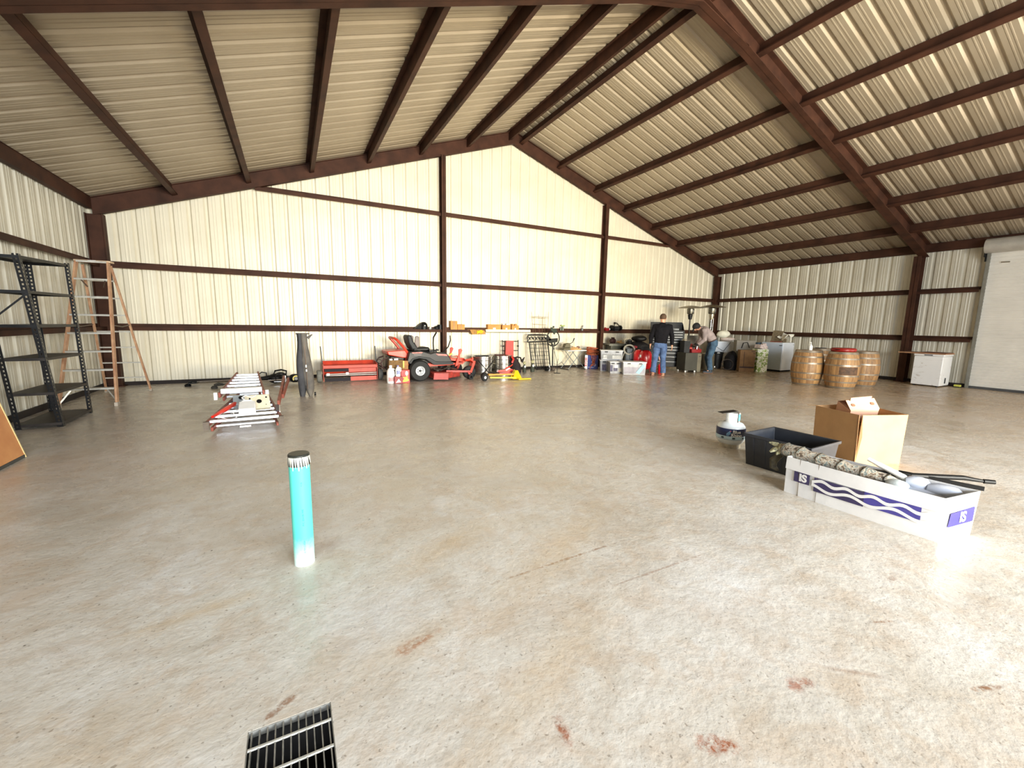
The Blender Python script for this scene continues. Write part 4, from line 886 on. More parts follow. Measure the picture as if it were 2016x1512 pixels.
for x in(-.20,.34): b.tube([(x,-.02,.0),(x,.02,.92)],.014,8)
for z in(.30,.60,.88): b.tube([(-.20,.01,z),(.34,.01,z)],.011,8)
obj('frame',b,BLK,t)
b=MB(); b.prism([(-.13,0,.10),(.16,0,.10),(.15,0,.90),(-.10,0,.90)],(0,-.05,0),(0,.03,0)); obj('red_panel',b,mat('coral_red',(214,72,66),.5,0,.12,8),t)
o=text('lettering','CREEPER',.11,mat('dark_coral',(150,40,40),.5),t,(.03,-.053,.5),(PI/2,-PI/2,0),.001); bpy.data.objects.remove(o)
for x in(-.17,.31):
    b=MB(); b.box((x,-.03,.74),(.05,.04,.04)); obj('clip',b,BLK,t)
t=thing('mower_lift','yellow steel mower lift lying on the floor in front of the drums','lift',(4.62,9.55,0),0)
b=MB(); b.bar((-.28,0,.13),(.42,-.10,.13),.12,.04); obj('main_beam',b,mat('orange_yellow',(232,160,44),.45,0,.15,6),t,bevel=.005)
b=MB(); b.bar((-.28,-.10,.07),(.40,-.22,.05),.05,.04); b.prism([(.30,-.25,.02),(.55,-.28,.02),(.52,-.10,.22),(.44,-.1,.22)],(0,0,0),(0,.05,0)); b.prism([(.42,-.34,.005),(.78,-.34,.005),(.70,-.18,.005),(.40,-.2,.005)],(0,0,0),(0,0,.03)); b.prism([(.28,-.12,.02),(.56,-.22,.02),(.46,-.02,.24)],(0,0,0),(0,.03,0)); obj('yellow_foot',b,YEL,t,bevel=.003)
b=MB(); b.bar((.0,-.07,.16),(.3,-.11,.16),.02,.03); obj('red_jack',b,RED,t)
for x,y in((-.46,-.16),(-.36,.10)):
    b1,b2=MB(),MB(); wheel(b1,b2,(0,0,0),.09,.07,.035); 
    w_=obj('wheel',b1,TYR,t,loc=(x,y-.03,.09),rot=(0,0,.2)); obj('wheel_rim',b2,WHT if y<0 else DGR,w_)
b=MB(); b.bar((-.46,-.13,.12),(-.3,.12,.12),.03,.03); b.tube([(-.52,.1,.50),(-.28,.02,.20),(-.05,-.02,.14)],.013,6); b.tube([(-.1,.05,.49),(-.33,.02,.24),(-.48,-.02,.12)],.013,6); obj('x_handle',b,BLK,t)
t=thing('floor_jack','orange-red floor jack lying on the yellow lift beam','jack',(4.90,9.80,.15),-.2)
b=MB(); b.prism([(-.18,0,0),(.24,0,0),(.28,0,.05),(.1,0,.12),(.0,0,.06),(-.15,0,.05)],(0,-.06,0),(0,.12,0)); b.tube([(.05,-.02,.1),(.2,-.02,.16),(.24,-.02,.2)],.014,6); obj('jack_body',b,ORG,t)
b=MB(); b.box((.1,-.065,.08),(.12,.006,.03),(0,-.5,0)); obj('label',b,WHT,t)
t=thing('golf_bag','dark bag of tools slumped against the red-panelled hand truck','bag',(5.72,10.62,0),0)
b=MB(); b.tube([(.02,0,.0),(.0,.02,.2),(-.06,.05,.38),(-.1,.06,.44)],[.13,.14,.10,.05],14); obj('bag_body',b,mat('dark_cloth',(44,30,34),.8,0,.4,14,.3),t)
b=MB(); b.tube([(-.08,.04,.42),(.02,.0,.46),(.12,-.02,.44),(.16,0,.36)],.022,8); b.prism([(.1,-.1,.34),(.22,-.1,.46),(.16,-.1,.30)],(0,0,0),(0,.05,0)); obj('bag_strap',b,BLK,t)
b=MB(); b.tube([(-.16,-.03,.30),(-.12,-.04,.40),(-.18,-.05,.48)],.03,8); obj('red_tool',b,RED,t)
t.name='tool_bag'
def figure(label,c,s=1):
    t=thing('garden_statue',label,'garden statue',c,0)
    b=MB(); b.tube([(0,0,0),(0,0,.10*s),(0,0,.18*s),(0,0,.22*s)],[.055*s,.05*s,.04*s,.02*s],14); obj('statue_body',b,mat('statue_dark',(70,76,60),.7,0,.4,30),t)
    b=MB(); b.sphere((0,0,.26*s),.045*s); obj('statue_head',b,mat('statue_pale',(200,196,150),.7,0,.3,40),t)
    b=MB(); b.sphere((0,-.035*s,.16*s),.03*s,(1,.8,1.2)); obj('pale_front',b,WHT,t)
figure('small dark statue with pale head standing nearest the tool bag',(6.02,10.68,0),1.05); figure('second small statue standing right of the tool bag',(6.32,10.72,0),1.15)
t=thing('dumbbell','black and grey weight bar lying on the floor under the iron gate','dumbbell',(6.72,10.78,0),.08)
b=MB(); b.cyl((-.22,0,.06),(.2,0,.05),.014,n=10); b.cyl((.10,0,.07),(.2,0,.07),.07,n=20); obj('bar_body',b,BLK,t)
b=MB(); b.cyl((.32,-.02,.05),(.42,-.02,.05),.05,n=18); obj('grey_weight',b,mat('rusty_grey',(110,98,88),.7,.2,.3,20),t)
t=thing('white_funnel','white funnel standing upside down in front of the iron gate','funnel',(7.08,10.98,0),0)
b=MB(); b.lathe([(.095,0),(.09,.02),(.02,.08),(.012,.17),(.008,.17),(.014,.08)],n=24); obj('funnel_cone',b,WHT,t)
# wrought-iron gate with scroll header
IRON=mat('wrought_iron',(32,32,28),.6,.2,.2,10)
t=thing('iron_gate','black wrought iron gate with leafy scroll header leaning on the back wall','gate',(6.60,11.10,0),0,rot=(-.06,0,0))
def bend_frame(b,x0,x1,z0,z1,w): b.bar((x0,0,z0),(x0,0,z1),w,w);b.bar((x1,0,z0),(x1,0,z1),w,w);b.bar((x0,0,z0),(x1,0,z0),w,w);b.bar((x0,0,z1),(x1,0,z1),w,w)
b=MB(); b.tube([(-.05,0,.0),(-.16,0,.85),(-.22,0,.86),(-.23,0,1.02),(-.19,0,1.075),(.45,0,1.08),(.50,0,1.03),(.51,0,.88),(.60,0,.0)],.020,8); b.tube([(-.22,0,.86),(.51,0,.88)],.018,8); obj('gate_frame',b,IRON,t)
b=MB()
for k in range(7):
    z=.08+k*.118; x0=-.05-.11*z/.85; x1=.60-.09*z/.88; b.bar((x0,0,z),(x1,0,z+.005),.012,.012)
for k in range(1,8):
    f=k/8; b.bar((-.05+.65*f,0,.02),(-.20+.70*f,0,.86),.010,.010)
obj('bar_grid',b,IRON,t,smooth=0)
b=MB(); rnd=random.Random(9)
for k in range(6):
    x=-.15+k*.115; z=.97; s=(-1)**k
    b.tube([(x-.05,0,z-.07*s),(x,0,z),(x+.05,0,z+.05*s)],[.008,.022,.006],6); b.tube([(x,0,z),(x+.045,0,z-.04*s)],[.02,.006],6); b.tube([(x-.02,0,z+.02),(x-.05,0,z+.07)],[.02,.005],6)
obj('leaf_scroll',b,IRON,t)
b=MB(); b.tube([(.07,-.02,.0),(.03,-.02,.80)],.012,6); b.tube([(.36,-.02,.02),(.33,-.02,.84)],.012,6); obj('inner_upright',b,IRON,t)
# wire trellis
WIR=mat('rust_wire',(128,96,72),.6,.3,.2,20)
t=thing('wire_trellis','tall thin rusty wire trellis leaning behind the iron gate','trellis',(6.82,11.22,0),0)
b=MB(); W=.0045
for x0,x1,z1 in((-.13,-.26,1.78),(-.06,-.17,1.63),(.02,.0,1.70),(.10,.13,1.63),(.18,.22,1.63),(.24,.36,1.80)): b.tube([(x0,-.1,.10),(x1,.05,z1)],W,5)
for z,h in((1.60,.33),(1.635,.33),(1.40,.27),(1.10,.24)): b.tube([(-h*.75+.0,.045-.03*(1.63-z),z),(h+.02,.045-.03*(1.63-z),z-.01)],W,5)
obj('wire_frame',b,WIR,t)
# round sign on a post
t=thing('ring_sign','round black iron ring sign on a post standing before the back wall','sign',(7.11,10.86,0),0)
b=MB(); b.tube([(.01,0,0),(-.0,0,.82)],.022,8); b.tube([(.07,0,.1),(.05,0,.78)],.008,6); b.tube([(-.0,0,.78),(.16,-.02,.25),(.18,-.02,.0)],.006,6); obj('post',b,IRON,t)
b=MB(); b.tube([(.23*math.cos(a),0,.98+.23*math.sin(a)) for a in [2*PI*k/40 for k in range(40)]],.018,8,closed=True); obj('ring',b,IRON,t)
b=MB(); b.prism([(-.16,0,.97),(.17,0,.99),(.16,0,.87),(-.14,0,.84)],(0,-.012,0),(0,.024,0)); b.prism([(-.06,0,.86),(-.06,0,.77),(-.02,0,.77),(-.02,0,.86)],(0,-.012,0),(0,.024,0)); b.prism([(.04,0,.86),(.05,0,.78),(.08,0,.78),(.08,0,.86)],(0,-.012,0),(0,.024,0)); b.prism([(-.2,0,1.10),(-.06,0,.93),(-.16,0,.92),(-.22,0,.98)],(0,-.012,0),(0,.02,0)); obj('silhouette_plate',b,IRON,t)
b=MB(); b.prism([(-.10,0,1.24),(-.10,0,1.32),(-.03,0,1.32),(-.03,0,1.29),(.10,0,1.285),(.14,0,1.20),(.08,0,1.16),(.03,0,1.10),(-.02,0,1.17)],(0,-.02,0),(0,.03,0)); b.bx(-.02,.03,-.015,.015,1.30,1.36); obj('finial_plate',b,mat('dark_green_iron',(46,56,42),.6,.2,.2),t)
# shepherd hook wire
t=thing('wire_hook','thin wire plant stake with looped top standing before the ring sign','plant stake',(6.82,10.15,0),0)
b=MB(); b.tube([(0,0,.0),(0,0,.30),(.02,0,.42)],.006,6); b.tube([(-.10,0,.28),(0,.0,.24),(.08,0,.28),(.14,0,.33),(.2,0,.27),(.26,0,.22),(.3,0,.18),(.2,0,.16),(.1,0,.2)],.006,6); b.lathe([(0,0),(.10,.0),(.10,.008),(0,.012)],n=20); obj('wire_body',b,BLK,t)
t.name='plant_stake'
# folding table with a saw
t=thing('folding_table','small white folding table with crossed steel legs by the wall','table',(7.98,10.98,0),0)
b=MB(); b.box((0,0,.60),(.72,.44,.028)); obj('tabletop',b,WHT,t,bevel=.008)
for s in(-1,1):
    for y in(-.2,.2):
        b=MB(); b.tube([(s*.33,y,.012),(-s*.20,y,.59)],.011,8); obj('leg',b,mat('tube_grey',(150,158,160),.35,.7),t)
    b=MB(); b.tube([(s*.33,-.23,.012),(s*.33,.23,.012)],.012,8); obj('foot_bar',b,DGR,t)
t=thing('chop_saw','greenish-grey metal chop saw with raised handle on the folding table','saw',(7.74,10.96,.615),0)
GRG=mat('green_grey_metal',(112,106,84),.5,.3,.2,12)
b=MB(); b.prism([(-.16,0,.08),(-.12,0,.20),(.02,0,.22),(.06,0,.12),(.02,0,.07)],(0,-.08,0),(0,.16,0)); b.prism([(-.24,0,0),(.05,0,0),(.05,0,.07),(-.2,0,.06)],(0,-.1,0),(0,.2,0)); obj('saw_body',b,GRG,t,bevel=.01)
b=MB(); b.tube([(0,0,.2),(.10,0,.20),(.18,0,.24),(.22,0,.33)],.012,8); b.tube([(.205,0,.29),(.24,0,.37)],.018,8); obj('saw_handle',b,DGR,t)
t=thing('wood_offcuts','stack of pale wooden offcuts beside the saw on the folding table','wood',(7.98,10.93,.615),0)
b=MB(); b.box((.02,0,.02),(.42,.12,.04)); b.box((-.04,.03,.055),(.3,.1,.03),(0,.05,.1)); b.box((.0,-.02,.08),(.2,.06,.025),(0,.2,-.1)); obj('wood_blocks',b,TAN,t)
b=MB(); b.sphere((.14,0,.08),.05,(1.3,1,.8)); obj('dark_lump',b,mat('brownish',(130,90,76),.7),t)
# ------------------------------------------------------------------ right cluster
t=thing('printed_carton','tall blue and white power tool carton leaning under an orange cord coil','box',(8.58,10.80,0),-.72)
b=MB(); b.box((0,.06,.22),(.42,.14,.44)); obj('box_body',b,mat('blue_carton',(44,58,128),.6,0,.15,10),t,bevel=.003)
b=MB(); b.bx(-.211,-.125,-.012,-.0105,.0,.44); obj('white_band',b,WHT,t)
text('lettering','RYOBI',.10,mat('red_ink',(196,48,62),.5),t,(-.168,-.0135,.22),(PI/2,-PI/2,0),.0008,bold=.003)
b=MB(); b.box((.05,-.012,.27),(.05,.003,.16),(0,.4,0)); b.box((.06,-.012,.15),(.14,.003,.05),(0,-.5,0)); b.box((.12,-.012,.12),(.05,.003,.08),(0,.5,0)); b.box((0,-.012,.05),(.2,.003,.02)); obj('print',b,mat('pale_print',(176,176,206),.6,0,.3,40),t)
t=thing('extension_cord','coiled orange extension cord heaped over the blue carton','cord',(8.58,10.80,.44),-.72)
b=MB(); rnd=random.Random(2)
for k in range(11):
    r=.10+.05*rnd.random(); z=.05+.018*k; ox=rnd.uniform(-.03,.03); oy=rnd.uniform(-.02,.03)
    b.tube([(ox+r*1.3*math.cos(a),.06+oy+r*.8*math.sin(a),z+.03*math.sin(a+k)) for a in [2*PI*j/16 for j in range(16)]],.013,6,closed=True)
obj('coil',b,mat('orange_cord',(186,92,52),.6,0,.25,20),t)
b=MB()
for k in range(4): b.tube([(-.02+.05*k,-.01,.05),(.0+.05*k,-.05,-.05),(.04+.02*k,-.035,-.2),(.02+.03*k,-.03,-.30),(-.02+.01*k,-.03,-.34)],.010,6)
b.tube([(0,-.03,-.3),(-.03,-.05,-.40),(-.04,-.07,-.43)],.008,6); obj('loose_cord',b,mat('orange_cord',(186,92,52),.6),t)
CLR=mat('clear_tote',(176,178,184),.3,0,.15,6,alpha=.82)
TLID=mat('tote_lid',(196,196,196),.3,0,.08)
def tote(label,c,d,rz,items,lid=1):
    t=thing('clear_tote',label,'storage tote',c,rz); w,dp,h=d
    b=MB(); open_box(b,w,dp,h-.02,.004,.06); obj('bin',b,CLR,t)
    if lid: b=MB(); b.box((0,0,h-.008),(w+.02,dp+.02,.022)); b.box((0,0,h-.018),(w+.035,dp+.035,.012)); obj('lid',b,TLID,t,bevel=.004)
    for s in(-1,1):
        b=MB(); b.box((s*w*.25,-dp/2-.006,h-.05),(.09,.02,.03)); obj('latch',b,BLK,t)
    b=MB()
    for (x,z,sx,sz,mm) in items:
        bb=MB(); bb.box((x,-dp/2*.94-.006,z),(sx,.006,sz)); obj('contents_label',bb,mm,t,bevel=.001)
    return t
LIL=mat('lilac_dark',(96,92,120),.6,0,.4,20)
CRJ=mat('cream_jug',(226,218,190),.5,0,.1)
tote('lower clear tote holding a cream jug, right of the blue carton',(8.76,10.22,0),(.48,.46,.34),-.62,[(-.12,.12,.14,.2,LIL),(.10,.13,.15,.22,CRJ),(.22,.14,.05,.2,DGR)])
tote('clear tote with bottles and lilac goods, left of the widest tote',(8.60,9.72,0),(.32,.40,.34),-.55,[(-.12,.15,.07,.2,LIL),(.02,.2,.1,.08,WHT),(.0,.11,.12,.1,LIL),(.14,.10,.08,.12,CRJ)])
t=tote('widest clear tote, nearest the camera, with a pale blue sheet',(8.90,9.27,0),(.66,.48,.37),-.52,[(0.0,.16,.6,.26,mat('lilac_grey',(150,146,156),.6,0,.2,6))])
b=MB(); b.prism([(.04,-.250,.06),(.14,-.250,.02),(.30,-.250,.24),(.24,-.250,.33)],(0,0,0),(0,.003,0)); obj('blue_sheet',b,mat('pale_blue_paper',(150,196,214),.6),t)
b=MB(); b.box((-.02,-.252,.33),(.5,.004,.012)); obj('rim_highlight',b,WHT,t)
tote('upper clear tote with silver packets, stacked over the cream-jug tote',(8.88,10.22,.345),(.66,.46,.30),-.62,[(-.2,.09,.12,.12,WHT),(.0,.2,.3,.09,mat('silver_packet',(196,196,196),.4,.2,.3,30)),(.15,.09,.26,.10,WHT),(0,.14,.6,.2,GRY)])
# pressure washer
t=thing('pressure_washer','grey pressure washer with a loop of pale hose behind the totes','pressure washer',(9.55,10.12,0),-.7)
b=MB(); b.box((0,0,.30),(.26,.26,.50)); b.box((0,-.05,.62),(.20,.16,.18)); obj('housing',b,mat('slate_plastic',(84,92,98),.4,0,.2,10),t,bevel=.03)
b=MB(); b.box((.06,-.15,.46),(.11,.04,.22)); obj('light_panel',b,mat('light_slate',(140,150,158),.4),t,bevel=.02)
b=MB()
for k in range(4): b.tube([(-.02+(.14+.012*k)*math.cos(a),-.17+.012*k,.66+(.13+.01*k)*math.sin(a)) for a in [2*PI*j/24 for j in range(24)]],.010,6,closed=True)
b.tube([(-.15,-.18,.62),(-.22,-.2,.4),(-.22,-.2,.1)],.010,6); obj('hose_loop',b,mat('pale_hose',(186,182,170),.5),t)
b=MB(); b.tube([(-.12,.1,.5),(-.12,.1,.95),(.12,.1,.95),(.12,.1,.5)],.013,8); obj('handle',b,BLK,t)
for s in(-1,1):
    b=MB(); b.lathe([(0,-.025),(.1,-.025),(.11,0),(.1,.025),(0,.025)],(s*.16,.05,.11),22,axis='x'); obj('wheel',b,BLK,t)
# table saw with stuff
t=thing('table_saw','grey bench table saw on dark legs beside the brown column','table saw',(9.68,11.0,0),-.2)
b=MB(); b.box((0,0,.78),(.62,.46,.05)); b.box((0,-.24,.76),(.66,.03,.05)); obj('saw_top',b,mat('grey_cast',(128,128,118),.45,.3,.15,8),t,bevel=.004)
b=MB(); b.box((.02,.0,.62),(.5,.38,.26)); obj('saw_cabinet',b,mat('olive_cabinet',(96,96,84),.5,.1,.2),t,bevel=.01)
for x in(-.26,.26):
    for y in(-.17,.17):
        b=MB(); b.bar((x*1.15,y*1.1,0),(x*.9,y,.52),.03,.03); obj('leg',b,BSTEEL,t)
b=MB(); b.lathe([(.05,-.0),(.06,-.0),(.06,.02),(.05,.02)],(.18,-.2,.62),18,axis='y'); obj('hand_wheel',b,BLK,t)
t=thing('electric_motor','dark maroon motor standing on the table saw','motor',(9.60,11.0,.81),.2)
b=MB(); b.lathe([(0,-.11),(.06,-.11),(.075,-.08),(.075,.08),(.05,.11),(0,.11)],(0,0,.085),22,axis='x'); b.box((0,0,.02),(.14,.12,.04)); b.box((0,0,.17),(.08,.08,.06)); obj('motor_body',b,mat('dark_maroon',(60,34,36),.5,.2,.3,16),t,bevel=.004)
t=thing('wood_offcuts','jumble of pale wood offcuts right of the maroon motor on the saw','wood',(9.90,10.94,.81),.1)
b=MB(); b.box((-.04,0,.03),(.26,.06,.04),(0,.25,.1)); b.box((.02,.03,.06),(.12,.05,.04),(0,-.3,0)); b.box((.0,-.04,.02),(.2,.04,.03)); obj('wood_blocks',b,TAN,t)
t=thing('plywood_box','small open pale plywood tray beside the table saw','tray',(10.27,10.80,.50),.0)
b=MB(); open_box(b,.32,.26,.24,.01); obj('tray_wall',b,mat('pale_ply',(206,186,146),.6,0,.1,8),t); 
b=MB(); b.box((0,0,-.25),(.3,.24,.49)); o=obj('tray_stand',b,mat('brown_wood_dark',(92,70,52),.7,0,.2,8),t)
t=thing('red_grinder','small red hand grinder on the girt beside the second column','grinder',(9.62,YS,ZS),0)
b=MB(); b.tube([(-.10,0,.05),(.08,0,.06)],[.035,.045],12); b.cyl((-.1,0,.05),(-.1,-.06,.09),.04,n=14); b.box((0,0,.01),(.12,.05,.02)); obj('grinder_body',b,mat('dark_red_plastic',(150,24,30),.4,0,.2,10),t)
b=MB(); b.sphere((.10,-.01,.06),.035); obj('grinder_knob',b,WHT,t)
t=thing('bench_buffer','black bench buffer with two wheels perched on the girt','bench grinder',(10.02,YS,ZS),0)
b=MB(); b.lathe([(0,-.11),(.07,-.11),(.07,.11),(0,.11)],(0,0,.10),18,axis='x'); b.box((0,0,.015),(.16,.10,.03)); obj('motor_body',b,DGR,t)
for s in(-1,1):
    b=MB(); b.lathe([(0,-.03),(.09,-.03),(.095,0),(.09,.03),(0,.03)],(s*.19,0,.105),22,axis='x'); obj('polishing_wheel',b,BLK,t)
b=MB(); b.tube([(-.08,0,.16),(-.05,0,.26),(.02,0,.28),(.14,0,.20)],.014,6); b.sphere((-.05,0,.27),.035); obj('lamp_arm',b,BLK,t)
# dark duffel bags on a bench
t=thing('work_bench','low dark bench carrying black bags behind the red compressor','bench',(9.98,10.32,0),-.65)
b=MB(); b.box((0,0,.55),(.80,.42,.04)); obj('bench_top',b,DGR,t)
for x in(-.37,.37):
    for y in(-.18,.18):
        b=MB(); b.bx(x-.02,x+.02,y-.02,y+.02,0,.53); obj('leg',b,BSTEEL,t)
def soft(name,label,cat,c,r,sc,m,rz=0,extra=None):
    t=thing(name,label,cat,c,rz); b=MB(); b.sphere((0,0,r*sc[2]),r,sc,20,12)
    rr=random.Random(len(label))
    for i,v in enumerate(b.v): b.v[i]=Vector((v.x+.06*r*math.sin(v.z*30+v.x*20),v.y+.06*r*math.sin(v.x*25),max(0,v.z+.05*r*math.sin(v.y*28+v.x*17))))
    obj('body',b,m,t,smooth=70)
    if extra: extra(t)
    return t
BAGM=mat('black_nylon',(20,17,21),.7,0,.3,12,.3,spec=.3)
def redpatch(t):
    b=MB(); b.box((-.10,-.165,.16),(.12,.02,.07),(0,.2,0)); obj('red_patch',b,mat('crimson',(190,30,50),.5,0,.2,30),t)
soft('duffel_bag','large black duffel bag with crimson patch on the dark bench','bag',(10.03,10.26,.571),.21,(1.7,.8,.8),BAGM,-.65,redpatch)
soft('tool_pouch','small black pouch lying at the left end of the dark bench','pouch',(9.74,10.46,.571),.11,(1.2,.9,.8),BLK,-.65,lambda t: obj('white_stripe',MB().box((0,-.11,.12),(.16,.012,.03)),WHT,t))
soft('duffel_bag','second black bag heaped on top of the large duffel','bag',(10.06,10.26,.89),.15,(1.6,.8,.7),BLK,-.65)
soft('welding_hood','black welding hood with pale top left of the heaped bags','helmet',(9.80,10.42,.77),.10,(1,1,1.0),BLK,-.65,lambda t: obj('pale_plate',MB().box((0,-.07,.17),(.1,.05,.03)),GRY,t))
# shelf of dark clutter beneath: crate
t=thing('dark_crate','dark red-black crate of tools under the bench behind the compressor','crate',(9.98,10.32,0),-.65)
b=MB(); open_box(b,.5,.34,.34,.01,.05); obj('crate_wall',b,mat('black_red',(44,24,26),.6,0,.3,10),t); b=MB(); b.box((0,0,.2),(.42,.26,.2)); obj('crate_contents',b,DGR,t,bevel=.02)
# compressor
t=thing('air_compressor','bright red upright air compressor tank beside the man in black','compressor',(9.58,9.46,0),-.75)
TR=mat('gloss_red',(206,22,32),.22,0,.06,3,coat=.6)
b=MB(); b.lathe([(0,.08),(.08,.085),(.15,.12),(.185,.18),(.185,.55),(.15,.64),(.08,.68),(0,.69)],n=40); obj('tank',b,TR,t)
b=MB(); b.lathe([(0,.10),(.09,.11),(.15,.2),(.15,.58),(.09,.67),(0,.69)],(-.2,.12,0),32); obj('second_tank',b,TR,t)
for a in(-1.9,-.2,1.6): b=MB(); b.bar((.12*math.cos(a),.12*math.sin(a),.16),(.17*math.cos(a),.17*math.sin(a),0),.03,.03); obj('leg',b,mat('dark_red',(120,20,24),.5),t)
b=MB(); b.box((-.15,-.14,.50),(.05,.01,.08),(0,0,-.6)); obj('label',b,WHT,t)
b=MB(); b.box((0,.02,.74),(.22,.18,.12)); b.cyl((-.1,0,.76),(-.1,-.1,.76),.05,n=14); b.tube([(.08,0,.72),(.1,-.1,.8),(.02,-.12,.78)],.012,6); obj('pump_head',b,DGR,t,bevel=.01)
# small red cylinder and cap
t=thing('fire_extinguisher','small red bottle with pinkish head and lever by the man in black','fire extinguisher',(9.68,8.92,0),-.75)
b=MB(); b.lathe([(0,0),(.07,.005),(.08,.02),(.08,.25),(.065,.29),(.03,.31),(0,.31)],n=28); obj('cylinder',b,TR,t)
b=MB(); b.cyl((0,0,.31),(0,0,.37),.035,n=14); b.bar((0,0,.36),(-.07,-.02,.50),.015,.03); b.bar((0,0,.36),(.07,.0,.40),.02,.03); obj('valve_head',b,mat('salmon',(214,140,124),.5),t)
b=MB(); b.tube([(.03,0,.35),(.10,-.01,.3),(.09,-.02,.1)],.009,6); obj('hose',b,BLK,t)
# black tool chest
t=thing('tool_chest','tall black rolling tool chest with many drawers behind the man in black','tool chest',(10.90,9.88,0),-.70)
CH=mat('chest_black',(17,17,18),.5,0,.12,5,spec=.25)
b=MB(); b.box((0,0,.46),(1.06,.46,.70)); obj('lower_cabinet',b,CH,t,bevel=.006)
b=MB(); b.box((0,.01,1.05),(1.02,.42,.46)); obj('upper_cabinet',b,CH,t,bevel=.006)
b=MB(); b.prism([(-.51,.21,1.285),(.51,.21,1.285),(.51,.21,1.50),(.47,.21,1.545),(-.51,.21,1.545)],(0,0,0),(0,-.02,0)); b.prism([(-.51,.21,1.545),(-.51,.21,1.285),(-.51,-.05,1.285)],(0,0,0),(.012,0,0)); b.prism([(.50,.21,1.50),(.50,.21,1.285),(.50,-.05,1.285)],(0,0,0),(.012,0,0)); obj('lid',b,CH,t)
TRM=mat('drawer_trim',(128,128,128),.35,.8,.1)
for z in(.88,.96,1.04,1.12,1.20,.24,.40,.52,.62,.71):
    h=.065 if z>.85 else .09; top=z>.85
    b=MB(); b.box((0,-.235 if not top else -.215,z),(.96 if top else .98,.03,h)); d_=obj('drawer',b,CH,t,bevel=.003)
    b=MB(); b.box((0,-.252 if not top else -.232,z+h*.38),(.90,.008,.008)); obj('drawer_pull',b,TRM,d_)
for s in(-1,1):
    b=MB(); b.cyl((s*.43,-.15,.055),(s*.43+.03,-.15,.055),.055,n=18); obj('caster',b,BLK,t)
t=thing('cloth_hat','grey cloth hat resting on the upper drawers of the tool chest','hat',(10.86,9.80,1.285),-.7)
b=MB(); b.sphere((.12,0,.03),.08,(1.2,1,.6)); b.box((.0,-.02,.01),(.14,.1,.012)); b.box((.25,0,.03),(.14,.08,.05)); obj('cap_body',b,GRY,t)
# grey rolling cabinet in front of the second man
t=thing('rolling_cabinet','olive-grey rolling cabinet on white casters in front of the bending man','cabinet',(11.05,9.10,0),-.28)
OL=mat('olive_grey',(66,65,58),.55,0,.1,4,spec=.3)
b=MB(); b.box((-.04,0,.335),(.42,.46,.55)); obj('cabinet_body',b,OL,t,bevel=.006)
b=MB(); b.box((.235,-.005,.30),(.13,.45,.58)); obj('side_panel',b,mat('olive_light',(112,106,90),.5,.1,.1,4),t,bevel=.006)
for x in(-.2,.12):
    for y in(-.19,.19): b=MB(); b.sphere((x,y,.03),.03); obj('caster',b,WHT,t)
b=MB(); b.box((.235,-.235,.50),(.05,.006,.02)); obj('badge',b,CHR,t)
t=thing('black_bin','tall black parts bin on the left of the olive-grey cabinet','bin',(10.93,9.16,.612),-.28)
b=MB(); open_box(b,.20,.24,.36,.008,.05); obj('bin_wall',b,DGR,t); b=MB(); b.box((0,0,.34),(.17,.2,.05)); b.box((-.02,0,.39),(.08,.1,.05)); obj('bin_contents',b,mat('pale_rag',(166,156,136),.8,0,.3,30),t)
t=thing('red_toolbox','open red metal toolbox on the olive-grey cabinet under the man\'s hands','toolbox',(11.18,9.0,.612),-.28)
b=MB(); open_box(b,.34,.24,.11,.006,.05); obj('box_wall',b,mat('deep_red',(140,30,34),.4,.1,.15),t,bevel=.004)
b=MB(); b.box((-.13,.05,.15),(.12,.10,.12)); b.sphere((-.10,.02,.24),.035); b.box((.08,0,.12),(.1,.08,.08)); obj('red_contents',b,mat('dusty_red',(196,70,60),.5,0,.3,20),t,bevel=.01)
b=MB(); b.cyl((.06,-.03,.1),(.06,-.03,.2),.03,n=12); b.box((.12,0,.16),(.08,.05,.03)); obj('bright_part',b,CHR,t)
# patio heaters
def heater(label,c,h,dark):
    t=thing('patio_heater',label,'patio heater',c,0)
    pm=mat('heater_bronze',(52,44,38),.4,.5,.2) if dark else mat('heater_steel',(170,160,140),.3,.8,.15)
    b=MB(); b.lathe([(.0,.0),(.22,.0),(.225,.03),(.20,.05),(.19,.55),(.06,.60),(.0,.60)],n=32); obj('tank_housing',b,BLK if dark else mat('heater_housing',(120,112,96),.35,.6,.1),t)
    b=MB(); b.cyl((0,0,.60),(0,0,h-.38),.026 if dark else .012,n=14); 
    if not dark: b.cyl((.09,0,.6),(.09,0,h-.38),.010,n=10)
    obj('pole',b,pm if dark else CHR,t)
    b=MB(); b.lathe([(0,h-.48),(.055,h-.46),(.075,h-.34),(.075,h-.30),(0,h-.30)],n=20); obj('control_head',b,BLK if dark else mat('heater_steel',(170,160,140),.3,.8,.15),t)
    b=MB(); b.lathe([(.04,h-.30),(.10,h-.285),(.11,h-.26),(.115,h-.12),(.10,h-.10),(.02,h-.10)],n=26); obj('burner_screen',b,mat('burner_mesh',(120,116,104),.35,.8,.3,40),t)
    b=MB(); b.box((.0,-.112,h-.19),(.06,.01,.08)); obj('reflection_plate',b,CHR,t)
    b=MB(); b.lathe([(.40,h-.085),(.405,h-.08),(.26,h-.035),(.10,h-.005),(0,h)],n=44); b.lathe([(.40,h-.087),(.26,h-.045),(.10,h-.02),(0,h-.015)],n=44); obj('reflector',b,mat('reflector_tan',(148,132,106),.3,.7,.1),t)
    return t
heater('dark bronze patio heater standing left of its silver twin',(12.08,10.0,0),2.12,1)
heater('silver-headed patio heater directly behind the bending man',(11.95,9.07,0),2.115,0)
t=thing('white_bottle','white squeeze bottle beside the dark heater pole','bottle',(11.45,9.55,.62),0)
t=bpy.data.objects.remove(t)
